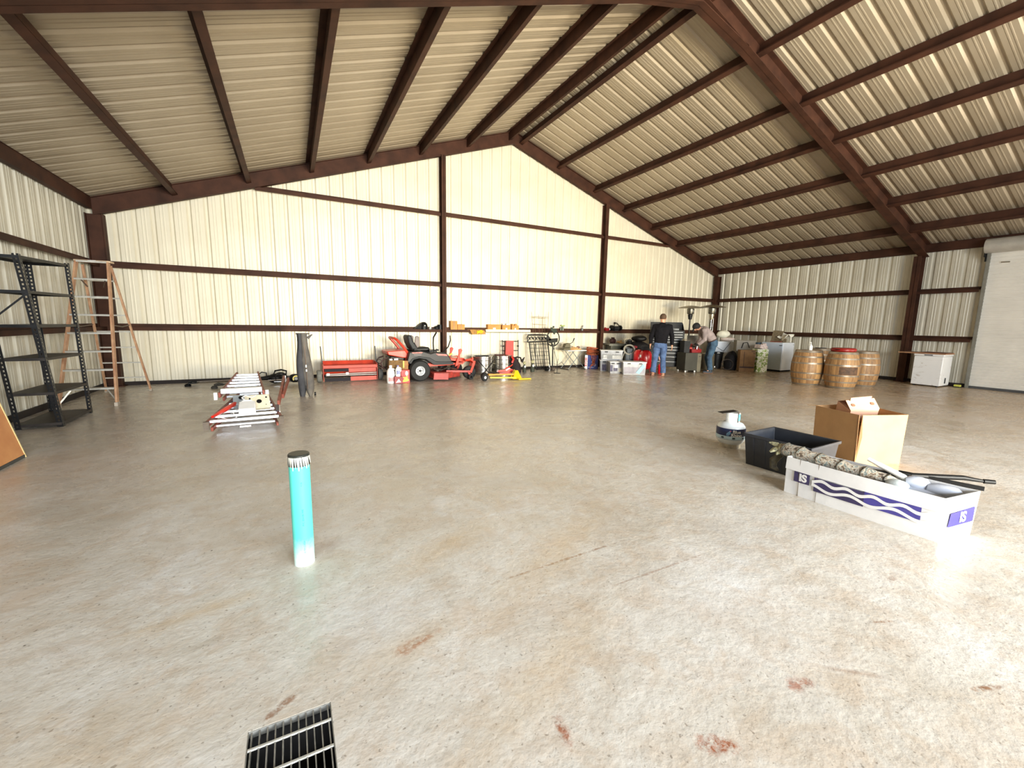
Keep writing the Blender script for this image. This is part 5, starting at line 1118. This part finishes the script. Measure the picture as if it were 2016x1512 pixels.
t=thing('grey_screen','dusty grey flat panel standing behind the bending man\'s hands','panel',(11.88,9.62,0),-.7)
b=MB(); b.box((0,0,.95),(.42,.03,.34)); obj('panel_face',b,mat('dusty_panel',(106,96,80),.5,0,.2,6),t); b=MB(); b.bx(-.02,.02,.0,.03,0,.8); b.box((0,0,.01),(.3,.2,.02)); obj('stand',b,BSTEEL,t)
# black bin and pack, white cabinet
t=thing('trash_can','black plastic bin standing before the white cabinet','bin',(12.98,9.52,0),-.6)
b=MB(); b.lathe([(0,0),(.15,0),(.20,.52),(.215,.53),(.215,.56),(.19,.56),(.14,.04),(0,.04)],n=32); obj('bin_body',b,BLK,t)
b=MB(); b.box((-.02,-.2,.545),(.09,.03,.012)); b.sphere((-.12,-.22,.06),.06,(1,.7,1)); obj('silver_pot',b,CHR,t)
t=thing('backpack','black backpack with a round coil slumped before the cartons','backpack',(12.96,8.98,0),-.9)
b=MB(); b.tube([(0,0,0),(.0,.02,.2),(.02,.05,.42),(.04,.06,.56),(.05,.06,.62)],[.17,.21,.19,.13,.05],16); obj('pack_body',b,BAGM,t)
b=MB(); b.tube([(-.10+.17*math.cos(a),-.20,.19+.17*math.sin(a)) for a in [2*PI*j/24 for j in range(24)]],.014,6,closed=True); obj('round_coil',b,mat('brown_black',(66,56,50),.6),t)
b=MB(); b.tube([(.02,-.1,.55),(.02,-.16,.64),(.08,-.1,.62)],.018,6); b.tube([(.12,-.12,.5),(.2,-.16,.3),(.16,-.18,.1)],.02,6); obj('pack_strap',b,BLK,t)
t=thing('metal_cabinet','white metal cabinet in the back corner with bags on top','cabinet',(13.85,9.95,0),-.62)
b=MB(); b.box((0,0,.46),(.66,.5,.90)); obj('cabinet_body',b,WEN,t,bevel=.008)
b=MB(); b.bar((-.28,-.256,.70),(-.05,-.256,.56),.012,.02,(0,1,0)); b.bar((-.05,-.256,.56),(.16,-.256,.88),.012,.02,(0,1,0)); obj('dark_strap',b,DGR,t)
soft('plastic_bag','crumpled cream-white bag, higher of two on the white cabinet','bag',(13.78,9.92,1.03),.17,(1.3,.9,.8),mat('cream_bag',(240,238,218),.6,0,.06,10,.4),-.6)
soft('plastic_bag','crumpled pinkish-white bag lying lower on the white cabinet','bag',(13.95,9.86,.915),.16,(1.5,.9,.45),mat('pink_bag',(226,208,196),.6,0,.08,10,.4),-.6)
t=thing('tall_carton','plain brown carton with dark band left of the green printed one','box',(12.98,8.46,0),-.72)
b=MB(); b.box((0,.0,.35),(.44,.30,.70)); obj('box_body',b,mat('dull_card',(136,102,66),.85,0,.15,6),t,bevel=.003)
b=MB(); b.box((0,-.152,.15),(.42,.004,.05)); b.box((.15,-.152,.66),(.1,.004,.02)); b.box((.18,-.152,.60),(.03,.004,.03)); b.box((-.1,-.152,.4),(.015,.004,.5)); obj('dark_band',b,mat('dark_brown_ink',(60,36,26),.7),t)
t=thing('tall_carton','tall carton printed with green and white leaves beside the plain one','box',(13.40,8.28,0),-.42)
GP=N('green_leaf_print'); v=GP.co(); vo=GP.n('ShaderNodeTexVoronoi'); vo.inputs['Scale'].default_value=9; GP.link(v,vo.inputs['Vector'])
GP.link(GP.ramp(GP.noise(v,8,3,.6,2),[(.36,(70,96,40)),(.46,(150,180,60)),(.53,(230,228,206)),(.62,(246,244,236)),(.72,(110,150,70))]),GP.b.inputs['Base Color']); GP.b.inputs['Roughness'].default_value=.5
b=MB(); b.box((0,0,.37),(.36,.30,.74)); obj('box_body',b,GP.m,t,bevel=.003)
b=MB(); b.box((.02,0,.80),(.30,.22,.12),(0,.2,.2)); b.box((.1,0,.86),(.12,.1,.1),(0,-.2,0)); obj('paper_contents',b,mat('pink_white_paper',(226,206,196),.7,0,.2,20),t)
t=thing('grey_carton','grey-backed carton standing behind the brown and green cartons','box',(13.62,8.98,0),-.6)
b=MB(); b.box((0,0,.49),(.60,.25,.98)); obj('box_body',b,mat('taupe_card',(150,142,128),.8,0,.1,4),t,bevel=.003)
b=MB(); b.tube([(-.14,-.14,.72),(-.10,-.17,.90),(.02,-.18,.92),(.10,-.16,.74)],.012,6); obj('cord_handle',b,BLK,t)
t=thing('blue_drum','dark blue narrow bin wedged between green carton and white freezer','bin',(14.05,8.78,0),0)
b=MB(); b.lathe([(0,0),(.11,0),(.12,.86),(.10,.92),(0,.92)],n=20); obj('bin_body',b,mat('dark_teal',(52,74,90),.4,0,.3,6),t)
t.name='blue_bin'
t=thing('upright_freezer','white upright freezer standing before the right wall','freezer',(14.32,8.27,0),0)
b=MB(); b.box((0,0,.50),(.62,.70,.90)); obj('freezer_body',b,WEN,t,bevel=.015)
b=MB(); b.box((-.325,0,.50),(.035,.68,.88)); obj('door',b,mat('bluish_enamel',(204,214,226),.3,0,.05,3,coat=.3),t,bevel=.01)
b=MB(); b.box((-.348,-.29,.86),(.012,.09,.02)); obj('badge',b,DGR,t)
b=MB(); b.box((0,0,.025),(.56,.62,.05)); obj('kick_base',b,BLK,t)
b=MB(); b.cyl((.24,-.352,.88),(.24,-.362,.88),.012,n=10); obj('hinge_cap',b,GRY,t)
t=thing('plank_bundle','brown woven bundle leaning upright on the white freezer','bundle',(14.22,8.30,.955),.0)
b=MB(); b.prism([(-.10,.12,0),(.02,-.16,0),(.06,-.14,.36),(-.02,.10,.38)],(0,0,0),(.10,0,0)); b.box((.06,-.10,.06),(.2,.3,.12)); obj('bundle_body',b,mat('woven_brown',(120,104,78),.8,0,.3,26),t)
b=MB(); b.box((.05,-.05,.015),(.3,.35,.03)); obj('red_book',b,mat('red_brown',(150,84,66),.7),t)
t=thing('paper_sheet','crumpled white paper flopping over the bundle on the white freezer','paper',(14.22,8.08,.955),0)
b=MB(); b.grid(lambda u,v_:Vector((-.10+.06*math.sin(v_*7+u*3)+.25*u,.14-.42*v_,.30-.05*v_-.22*(1-u)*abs(math.sin(v_*3+.6))+.02*math.sin(v_*9))),8,14); o=obj('sheet',b,mat('crisp_paper',(244,240,226),.7,0,.04,8,.3),t); 
# ------------------------------------------------------------------ oak barrels
OAK=N('oak_staves'); v=OAK.co(); sp=OAK.n('ShaderNodeSeparateXYZ'); OAK.link(v,sp.inputs[0])
an=OAK.math('ARCTAN2',sp.outputs['Y'],sp.outputs['X']); st=OAK.math('MULTIPLY',an,24/(2*PI)); fr=OAK.math('FRACT',st); fl_=OAK.math('FLOOR',st)
wn=OAK.n('ShaderNodeTexWhiteNoise',noise_dimensions='1D'); OAK.link(fl_,wn.inputs['W'])
c=OAK.ramp(wn.outputs['Value'],[(0,(104,74,46)),(.5,(140,104,66)),(1,(178,138,86))])
c=OAK.mix(.4,c,OAK.ramp(OAK.noise(OAK.co('Object',(3,3,.8)),6,6,.65,1),[(.3,(98,62,34)),(.7,(190,150,98))]))
edge=OAK.math('ABSOLUTE',OAK.math('SUBTRACT',fr,.5)); c=OAK.mix(OAK.ramp(edge,[(.455,(0,0,0)),(.495,(255,255,255))]),c,lin((70,44,24)))
OAK.link(c,OAK.b.inputs['Base Color']); OAK.b.inputs['Roughness'].default_value=.55; OAK.bump(OAK.math('MULTIPLY',edge,-1),.5,.01)
HOOP=mat('hoop_steel',(150,140,126),.45,.7,.15,8)
def barrel(label,c,rz,top=None,stencil=False):
    t=thing('oak_barrel',label,'barrel',c,rz); H=.88
    def R(z): return .275+.075*math.sin(PI*z/H)**.9
    pr_=[(0,.03),(R(0)-.025,.03),(R(0)-.025,0),(R(0),0)]+[(R(H*i/16),H*i/16) for i in range(1,16)]+[(R(H)-.0,H),(R(H)-.022,H),(R(H)-.024,H-.035)]
    b=MB(); b.lathe(pr_,n=72); obj('staves',b,OAK.m,t,smooth=50)
    b=MB(); b.lathe([(0,H-.035),(R(H)-.022,H-.035)],n=48); b.lathe([(0,H-.034),(R(H)-.022,H-.034)],n=48); obj('barrel_head',b,mat('barrel_head',(150,120,84),.6,0,.2,8),t)
    for z,w in((.005,.05),(.145,.035),(.30,.035),(.545,.035),(.70,.035),(.825,.05)):
        b=MB(); b.lathe([(R(z)+.001,z),(R(z)+.0045,z),(R(z+w)+.0045,z+w),(R(z+w)+.001,z+w)],n=64); obj('hoop',b,HOOP,t)
    if stencil:
        b=MB(); b.lathe([(R(.36)+.0015,.345),(R(.44)+.0015,.44),(R(.52)+.0015,.53)],n=16,a0=-2.45,a1=-1.30); obj('charred_stencil',b,mat('char',(96,68,46),.7,0,.3,14),t)
    return t
barrel('oak barrel on the left of the group, white bottle on its head',(11.60,5.92,0),.0)
barrel('oak barrel nearest the camera, topped by a red disc, dark stencil on its belly',(11.78,5.24,0),-.4,stencil=True)
barrel('oak barrel on the right of the group, mostly behind the red-topped one',(12.72,5.22,0),.9)
barrel('oak barrel hidden at the back of the group between two others',(13.0,6.34,0),.5)
t=thing('red_tray','round dark red plastic dish on the nearest oak barrel','dish',(11.80,5.26,.881),0)
b=MB(); b.lathe([(0,0),(.23,0),(.25,.02),(.255,.06),(.23,.085),(.18,.09),(0,.092)],n=40); obj('dish_body',b,mat('dark_red_dish',(150,28,22),.35,0,.1),t)
b=MB(); b.box((.27,0,.05),(.06,.08,.015)); b.box((-.27,0,.05),(.06,.08,.015)); obj('grip',b,BLK,t)
t.name='red_dish'
t=thing('white_bottle','white pump bottle standing on the left oak barrel','bottle',(11.62,5.90,.846),0)
b=MB(); b.lathe([(0,0),(.04,0),(.042,.12),(.03,.15),(.014,.16),(.014,.19),(0,.19)],n=20); obj('bottle_body',b,WHT,t)
b=MB(); b.cyl((0,0,.19),(0,0,.22),.006,n=8); b.box((-.02,0,.225),(.06,.016,.012)); b.box((.07,.0,.012),(.12,.05,.02)); obj('pump_head',b,WHT,t)
t=thing('paint_lid','small grey lid on the hidden rear barrel','lid',(13.0,6.34,.846),0)
b=MB(); b.lathe([(0,0),(.13,0),(.13,.05),(0,.055)],n=24); obj('lid_body',b,DGR,t)
# ------------------------------------------------------------------ chest freezer
t=thing('chest_freezer','white scuffed chest freezer with a brown board on top by the right wall','freezer',(14.68,4.53,0),0)
b=MB(); b.box((0,0,.40),(.58,.56,.74)); 
SCF=N('scuffed_white'); v=SCF.co('Object',(1,1,3)); SCF.link(SCF.ramp(SCF.noise(v,5,6,.7,1),[(.30,(190,180,168)),(.42,(240,240,238))]),SCF.b.inputs['Base Color']); SCF.b.inputs['Roughness'].default_value=.35
obj('freezer_body',b,SCF.m,t,bevel=.012)
b=MB(); b.box((0,0,.80),(.60,.58,.05)); obj('lid',b,SCF.m,t,bevel=.012)
b=MB(); b.box((-.302,-.0,.80),(.01,.16,.02)); b.box((0,-.29,.16),(.03,.012,.14)); obj('vent_slot',b,DGR,t)
for x in(-.24,.24):
    for y in(-.22,.22): b=MB(); b.cyl((x,y,0),(x,y,.035),.025,n=12); obj('foot',b,BLK,t)
t=thing('brown_board','brown cardboard sheet overhanging the left of the chest freezer','board',(14.66,4.68,.826),.02)
b=MB(); b.box((0,0,.012),(.62,.92,.022)); obj('sheet_body',b,mat('board_brown',(178,132,96),.8,0,.12,6),t)
b=MB(); b.box((.02,-.2,.032),(.5,.5,.018)); obj('upper_sheet',b,mat('board_dark',(120,78,56),.8,0,.12,6),t)
t=thing('yellow_block','small yellow block on the floor beside the roll-up door rail','block',(14.93,4.07,0),0)
b=MB(); b.box((0,0,.045),(.08,.12,.05)); obj('block_body',b,mat('soft_yellow',(216,214,90),.6),t,bevel=.006); b=MB(); b.box((0,0,.01),(.1,.14,.02)); obj('block_base',b,DGR,t)
# ------------------------------------------------------------------ people
def skin(name,nodes,edges,m,parent,roots=(0,),sub=2):
    ks=list(nodes); me=bpy.data.meshes.new(name); me.from_pydata([nodes[k][0] for k in ks],[(ks.index(a),ks.index(c)) for a,c in edges],[])
    o=bpy.data.objects.new(name,me); COL.objects.link(o); o.parent=parent
    md=o.modifiers.new('skin','SKIN'); md.use_smooth_shade=True; md.branch_smoothing=.6
    sv=me.skin_vertices[0].data
    for i,k in enumerate(ks):
        r=nodes[k][1]; r=r if isinstance(r,tuple) else (r,r); sv[i].radius=r; sv[i].use_root=(k in roots or i in roots)
    s=o.modifiers.new('sub','SUBSURF'); s.levels=sub; s.render_levels=sub
    # bake to a plain mesh so copies of modifiers are not needed
    bpy.context.view_layer.update(); dg=bpy.context.evaluated_depsgraph_get(); nm=bpy.data.meshes.new_from_object(o.evaluated_get(dg)); o.modifiers.clear(); o.data=nm; nm.materials.clear(); nm.materials.append(m)
    nm.polygons.foreach_set('use_smooth',[True]*len(nm.polygons)); return o
SKN=mat('skin',(206,150,120),.5,0,.06,10)
def hand(nodes,edges,side,w,e,curl=.5,pre=''):
    w,e=Vector(w),Vector(e); d=(w-e).normalized(); fwd=Vector((0,1,0)); fwd=(fwd-d*fwd.dot(d)).normalized(); out=d.cross(fwd)*side
    p=w+d*.05; nodes[pre+'palm']=(tuple(p),(.038,.018) ); nodes[pre+'kn']=(tuple(p+d*.035),(.036,.016)); edges+=[(pre+'wr',pre+'palm'),(pre+'palm',pre+'kn')]
    rts=[]
    for i,(o,l) in enumerate(((-.028,.062),(-.010,.072),(.010,.068),(.027,.054))):
        a=p+d*.02+fwd*(-o); b_=a+d*l*.55; c=b_+(d*.75-out*.6*curl)*l*.6; q=c+(d*.45-out*.9*curl)*l*.3
        for n,(pt,r) in zip('abcd',((a,.009),(b_,.0085),(c,.008),(q,.007))): nodes[f'{pre}f{i}{n}']=(tuple(pt),r)
        edges+=[(f'{pre}f{i}a',f'{pre}f{i}b'),(f'{pre}f{i}b',f'{pre}f{i}c'),(f'{pre}f{i}c',f'{pre}f{i}d')]; rts.append(f'{pre}f{i}a')
    a=p+fwd*.02-d*.015; b_=a+fwd*.03+d*.02; c=b_+fwd*.008+d*.03
    for n,(pt,r) in zip('abc',((a,.011),(b_,.010),(c,.008))): nodes[pre+'t'+n]=(tuple(pt),r)
    edges+=[(pre+'ta',pre+'tb'),(pre+'tb',pre+'tc')]; rts.append(pre+'ta'); return rts
def person(label,loc,rz,J,top_m,jean_m,boot_m,hair_m,glove=None,cap=None,belt=None):
    """J: joint positions, person faces local +Y"""
    t=thing('person',label,'person',loc,rz); V=lambda k: Vector(J[k])
    nd={'pel':(J['pel'],(.10,.08)),'wa':(J['wa'],(.10,.08)),'ch':(J['ch'],(.11,.08)),'sh':(J['sh'],(.075,.06)),'nk':(J['nk'],(.055,.058)),'hb':(J['hb'],(.068,.08)),'hc':(J['hc'],(.078,.095)),'ht':(J['ht'],(.052,.065))}
    ed=[('pel','wa'),('wa','ch'),('ch','sh'),('sh','nk'),('nk','hb'),('hb','hc'),('hc','ht')]
    rt=['pel']
    for s,S_ in((-1,'L'),(1,'R')):
        nd[S_+'s']=(J[S_+'s'],.045); nd[S_+'e']=(J[S_+'e'],.038); nd[S_+'wr']=(J[S_+'w'],.028); ed+=[('sh',S_+'s'),(S_+'s',S_+'e'),(S_+'e',S_+'wr')]
        nd[S_+'h']=(J[S_+'h'],.07); nd[S_+'k']=(J[S_+'k'],.058); nd[S_+'a']=(J[S_+'a'],.030); ed+=[('pel',S_+'h'),(S_+'h',S_+'k'),(S_+'k',S_+'a')]
        f=V(S_+'a')+(Vector(J.get('fd',(0,1,0)))*.14)+Vector((0,0,-.068)); nd[S_+'f']=(tuple(f),.020); ed.append((S_+'a',S_+'f'))
        rt+=hand(nd,ed,s,J[S_+'w'],J[S_+'e'],pre=S_)
    skin('body',nd,ed,SKN,t,roots=tuple(rt))
    if glove:
        for S_ in 'LR':
            g={};e2=[]; w=V(S_+'w'); d=(w-V(S_+'e')).normalized(); g['wr']=(tuple(w-d*.10),.05); g['w2']=(tuple(w),.045); e2=[('wr','w2')]
            rr=['wr']; nd2={'wr':g['w2']}; nn={'wr':(tuple(w-d*.09),.050)}; ee=[]; nn['c']=(tuple(w-d*.02),.044); ee=[('wr','c')]
            k2={}; 
            nn['palm']=(tuple(w+d*.05),(.045,.026)); nn['kn']=(tuple(w+d*.085),(.042,.022)); ee+=[('c','palm'),('palm','kn')]
            tmp={};te=[]; rts=hand(tmp,te,-1 if S_=='L' else 1,J[S_+'w'],J[S_+'e'],pre='x')
            for k,(p_,r_) in tmp.items():
                if k.startswith('xf') or k.startswith('xt'): nn[k]=(p_,r_*1.35 if not isinstance(r_,tuple) else r_)
            ee+=[q for q in te if q[0] in nn and q[1] in nn]
            skin('glove',nn,ee,glove,t,roots=tuple(['wr']+rts),sub=1)
    # clothing
    def loft(rings,m,name,extra):
        b=MB(); n=20; vs=[]
        for c,wx,wy,up in rings:
            c=Vector(c); up=Vector(up).normalized(); a=Vector((1,0,0)); a=(a-up*a.dot(up)).normalized(); q=up.cross(a)
            for k in range(n):
                t_=2*PI*k/n; ct,st_=math.cos(t_),math.sin(t_); vs.append(c+a*wx*math.copysign(abs(ct)**.8,ct)+q*wy*math.copysign(abs(st_)**.8,st_))
        fs=[(i*n+k,i*n+(k+1)%n,(i+1)*n+(k+1)%n,(i+1)*n+k) for i in range(len(rings)-1) for k in range(n)]
        fs+=[tuple(range(n))[::-1],tuple((len(rings)-1)*n+k for k in range(n))]; b.add(vs,fs)
        for pts,rs in extra: b.tube(pts,rs,14)
        o=obj(name,b,m,t,smooth=80); md=o.modifiers.new('rm','REMESH'); md.mode='VOXEL'; md.voxel_size=.012; md.use_smooth_shade=True
        sm=o.modifiers.new('sm','SMOOTH'); sm.factor=.6; sm.iterations=6
        tx=bpy.data.textures.new('folds','CLOUDS'); tx.noise_scale=.11; dm=o.modifiers.new('d','DISPLACE'); dm.texture=tx; dm.strength=.030; dm.mid_level=.5; dm.texture_coords='LOCAL'
        bpy.context.view_layer.update(); nm=bpy.data.meshes.new_from_object(o.evaluated_get(bpy.context.evaluated_depsgraph_get())); o.modifiers.clear(); o.data=nm; nm.polygons.foreach_set('use_smooth',[True]*len(nm.polygons))
        if not nm.materials: nm.materials.append(m)
        return o
    pel,wa,ch,sh,nk=[V(k) for k in('pel','wa','ch','sh','nk')]; u1=wa-pel; u2=ch-wa; u3=sh-ch; u4=nk-sh
    hem=wa-u1.normalized()*(.05 if belt else .13)
    rings=[(hem,.178,.128,u1),(wa,.180,.130,u1+u2),(wa.lerp(ch,.5),.192,.138,u2),(ch,.208,.142,u2+u3),(ch.lerp(sh,.55),.212,.135,u3),(sh,.195,.112,u3),(sh+u3.normalized()*.035,.135,.088,u3+u4),(sh.lerp(nk,.8),.072,.070,u4),(nk+u4.normalized()*.012,.066,.066,u4)]
    ex=[]
    for S_ in 'LR':
        s_=V(S_+'s'); e=V(S_+'e'); w=V(S_+'w'); ex.append(([s_.lerp(sh,.35),s_+Vector((0,0,-.005)),s_.lerp(e,.45),e,e.lerp(w,.5),e.lerp(w,.93)],[.07,.082,.074,.066,.060,.048]))
    loft(rings,top_m,'jacket' if not belt else 'shirt',ex)
    rings=[(pel.lerp(wa,.78),.160,.112,u1),(pel.lerp(wa,.4),.172,.122,u1),(pel,.180,.130,u1),(pel-Vector((0,0,.05)),.176,.126,(0,0,1)),(pel-Vector((0,0,.10)),.165,.11,(0,0,1))]
    ex=[]
    for S_ in 'LR':
        h=V(S_+'h'); k=V(S_+'k'); a=V(S_+'a'); ex.append(([h+Vector((0,0,.0)),h.lerp(k,.3),h.lerp(k,.7),k,k.lerp(a,.4),k.lerp(a,.8),k.lerp(a,1.0)],[.098,.100,.086,.078,.076,.078,.082]))
    loft(rings,jean_m,'jeans',ex)
    fd=Vector(J.get('fd',(0,1,0)))
    for S_ in 'LR':
        a=V(S_+'a'); f0=Vector((a.x,a.y,.035)); b=MB(); b.tube([f0-fd*.075,f0-fd*.03,f0+fd*.08,f0+fd*.16,f0+fd*.20],[.030,.045,.045,.038,.018],14); b.tube([a+Vector((0,0,.10)),Vector((a.x,a.y,.05))],[.052,.046],14)
        for i,v_ in enumerate(b.v): b.v[i].z=max(.0,v_.z)
        bo=obj('boot',b,boot_m,t); b=MB(); b.tube([f0-fd*.085+Vector((0,0,-.022)),f0+fd*.19+Vector((0,0,-.022))],[.04,.042],10)
        for i,v_ in enumerate(b.v): b.v[i].z=min(max(.0,v_.z),.025)
        obj('sole',b,mat('sole',(120,84,64),.8),bo)
    hc,ht,hb=V('hc'),V('ht'),V('hb'); up=(ht-hb).normalized(); fw=Vector(J.get('face',(0,1,0))); fw=(fw-up*fw.dot(up)).normalized(); rx=fw.cross(up)
    Rm=Matrix((rx,fw,up)).transposed()
    def hm(name,mb,m): 
        mb.v=[hc+Rm@v_ for v_ in mb.v]; return obj(name,mb,m,t)
    b=MB(); b.sphere((0,.092,-.02),.016,(.8,1.2,1.4),8,6); hm('nose',b,SKN)
    for s in(-1,1):
        b=MB(); b.sphere((s*.082,-.005,-.015),.024,(.4,.8,1.3),10,8); hm('ear',b,SKN)
        b=MB(); b.sphere((s*.03,.088,.015),.011,(1.2,.6,.8),8,6); hm('eye',b,mat('eye_dark',(60,46,40),.3))
    b=MB(); b.box((0,.092,-.058),(.045,.01,.008)); hm('mouth',b,mat('lip',(170,100,90),.5))
    if not cap:
        b=MB(); b.sphere((0,-.012,.025),.100,(.90,1.02,.95),20,14); b.v=[v_ for v_ in b.v]
        for i,v_ in enumerate(b.v):
            lim=-.045+ max(0,(v_.y+.02))*1.3
            if v_.z<lim: b.v[i]=Vector((v_.x*.82,v_.y*.82,lim))
        hm('hair',b,hair_m)
    else:
        b=MB(); b.sphere((0,-.01,.02),.112,(.92,1.05,1.02),20,14)
        for i,v_ in enumerate(b.v):
            lim=-.09+max(0,(v_.y+.0))*1.2
            if v_.z<lim: b.v[i]=Vector((v_.x*.85,v_.y*.85,lim))
        hm('cap',b,cap); b=MB(); b.prism([(-.07,.08,.03),(.07,.08,.03),(.05,.19,.0),(-.05,.19,.0)],(0,0,0),(0,0,.012)); hm('cap_brim',b,cap)
    if belt:
        b=MB(); p=V('pel').lerp(V('wa'),.62); n=(V('wa')-V('pel')).normalized(); a=Vector((1,0,0)); c=n.cross(a)
        b.tube([p+a*.168*math.cos(q)+c*.130*math.sin(q) for q in [2*PI*k/24 for k in range(24)]],.016,6,closed=True); bl=obj('belt',b,mat('belt_brown',(70,50,40),.5),t)
        b=MB(); b.box(p-c*.0+a*.0+Vector((.10,-.135,0.02)),(.05,.02,.025)); obj('belt_tag',b,WHT,bl)
    return t
JEAN=mat('blue_denim',(74,98,138),.85,0,.12,10,.2,c2=(50,68,104)); JEAN2=mat('teal_denim',(66,94,118),.85,0,.14,10,.2,c2=(40,60,84))
BJK=mat('black_jacket',(19,18,23),.85,0,.15,8,.3,spec=.15); SHM2=mat('mauve_shirt',(158,144,142),.85,0,.1,6,.25,c2=(128,116,116))
person('man in black jacket and blue jeans standing with his back to the camera',(9.25,8.60,0),-.80,dict(
    pel=(0,0,.90),wa=(.01,0,1.06),ch=(.02,-.0,1.28),sh=(.025,0,1.43),nk=(.03,.01,1.50),hb=(.03,.03,1.56),hc=(.03,.03,1.645),ht=(.03,.025,1.715),
    Ls=(-.17,0,1.41),Le=(-.255,-.01,1.14),Lw=(-.265,.05,.90),Rs=(.22,0,1.41),Re=(.30,-.01,1.14),Rw=(.315,.05,.88),
    Lh=(-.09,0,.88),Lk=(-.115,.03,.48),La=(-.15,-.01,.10),Rh=(.09,0,.88),Rk=(.10,.03,.47),Ra=(.12,-.05,.09)),
    BJK,JEAN,mat('tan_boot',(172,128,104),.7,0,.15,8),mat('short_brown_hair',(88,66,48),.8,0,.2,60,.4))
person('man in black cap, mauve-grey shirt and jeans bending over the olive-grey cabinet',(11.42,8.62,0),.95,dict(
    pel=(0,-.07,.92),wa=(0,.0,1.06),ch=(0,.14,1.24),sh=(0,.26,1.34),nk=(0,.34,1.37),hb=(0,.39,1.36),hc=(0,.45,1.40),ht=(0,.50,1.44),
    Ls=(-.19,.26,1.31),Le=(-.24,.26,1.03),Lw=(-.14,.42,.87),Rs=(.19,.26,1.31),Re=(.24,.24,1.03),Rw=(.10,.42,.86),
    Lh=(-.09,-.06,.90),Lk=(-.12,.04,.49),La=(-.12,.0,.10),Rh=(.09,-.06,.90),Rk=(.11,.04,.49),Ra=(.11,-.07,.10),face=(0,.75,-.65)),
    SHM2,JEAN2,mat('dark_boot',(58,66,76),.7),BLK,glove=mat('black_glove',(26,24,26),.7),cap=mat('black_cap_cloth',(24,22,24),.8,0,.2,10),belt=1)
# ------------------------------------------------------------------ camera
cd=bpy.data.cameras.new('camera'); cam=bpy.data.objects.new('camera',cd); COL.objects.link(cam)
Rv=Vector((.88600652,-.46335947,.01704224)); Uv=Vector((.05153845,.13494254,.98951215)); Fv=Vector((.46079955,.87583589,-.1434408))
Mx=Matrix((Rv,Uv,-Fv)).transposed().to_4x4(); Mx.translation=(0,0,1.42); cam.matrix_world=Mx
cd.sensor_width=36; cd.lens=824.4*36/2016; cd.clip_start=.02; cd.clip_end=300
SC.camera=cam
# ------------------------------------------------------------------ light
W=bpy.data.worlds.new('sky'); SC.world=W; W.use_nodes=True; nt=W.node_tree; bg=nt.nodes['Background']
sk=nt.nodes.new('ShaderNodeTexSky'); sk.sky_type='HOSEK_WILKIE'; sk.sun_direction=(-.4,.5,.75); sk.turbidity=3
nt.links.new(sk.outputs[0],bg.inputs[0]); bg.inputs[1].default_value=WORLD
def area(name,loc,tgt,sx,sy,pw,col,spread=180):
    l=bpy.data.lights.new(name,'AREA'); l.shape='RECTANGLE'; l.size=sx; l.size_y=sy; l.energy=pw; l.color=col; l.spread=math.radians(spread)
    o=bpy.data.objects.new(name,l); COL.objects.link(o); o.location=loc; o.rotation_euler=(Vector(tgt)-Vector(loc)).to_track_quat('-Z','Y').to_euler(); return o
exec_lights()
SC.view_settings.view_transform='Standard'; SC.view_settings.look='None'; SC.view_settings.exposure=EXPO; SC.view_settings.gamma=1
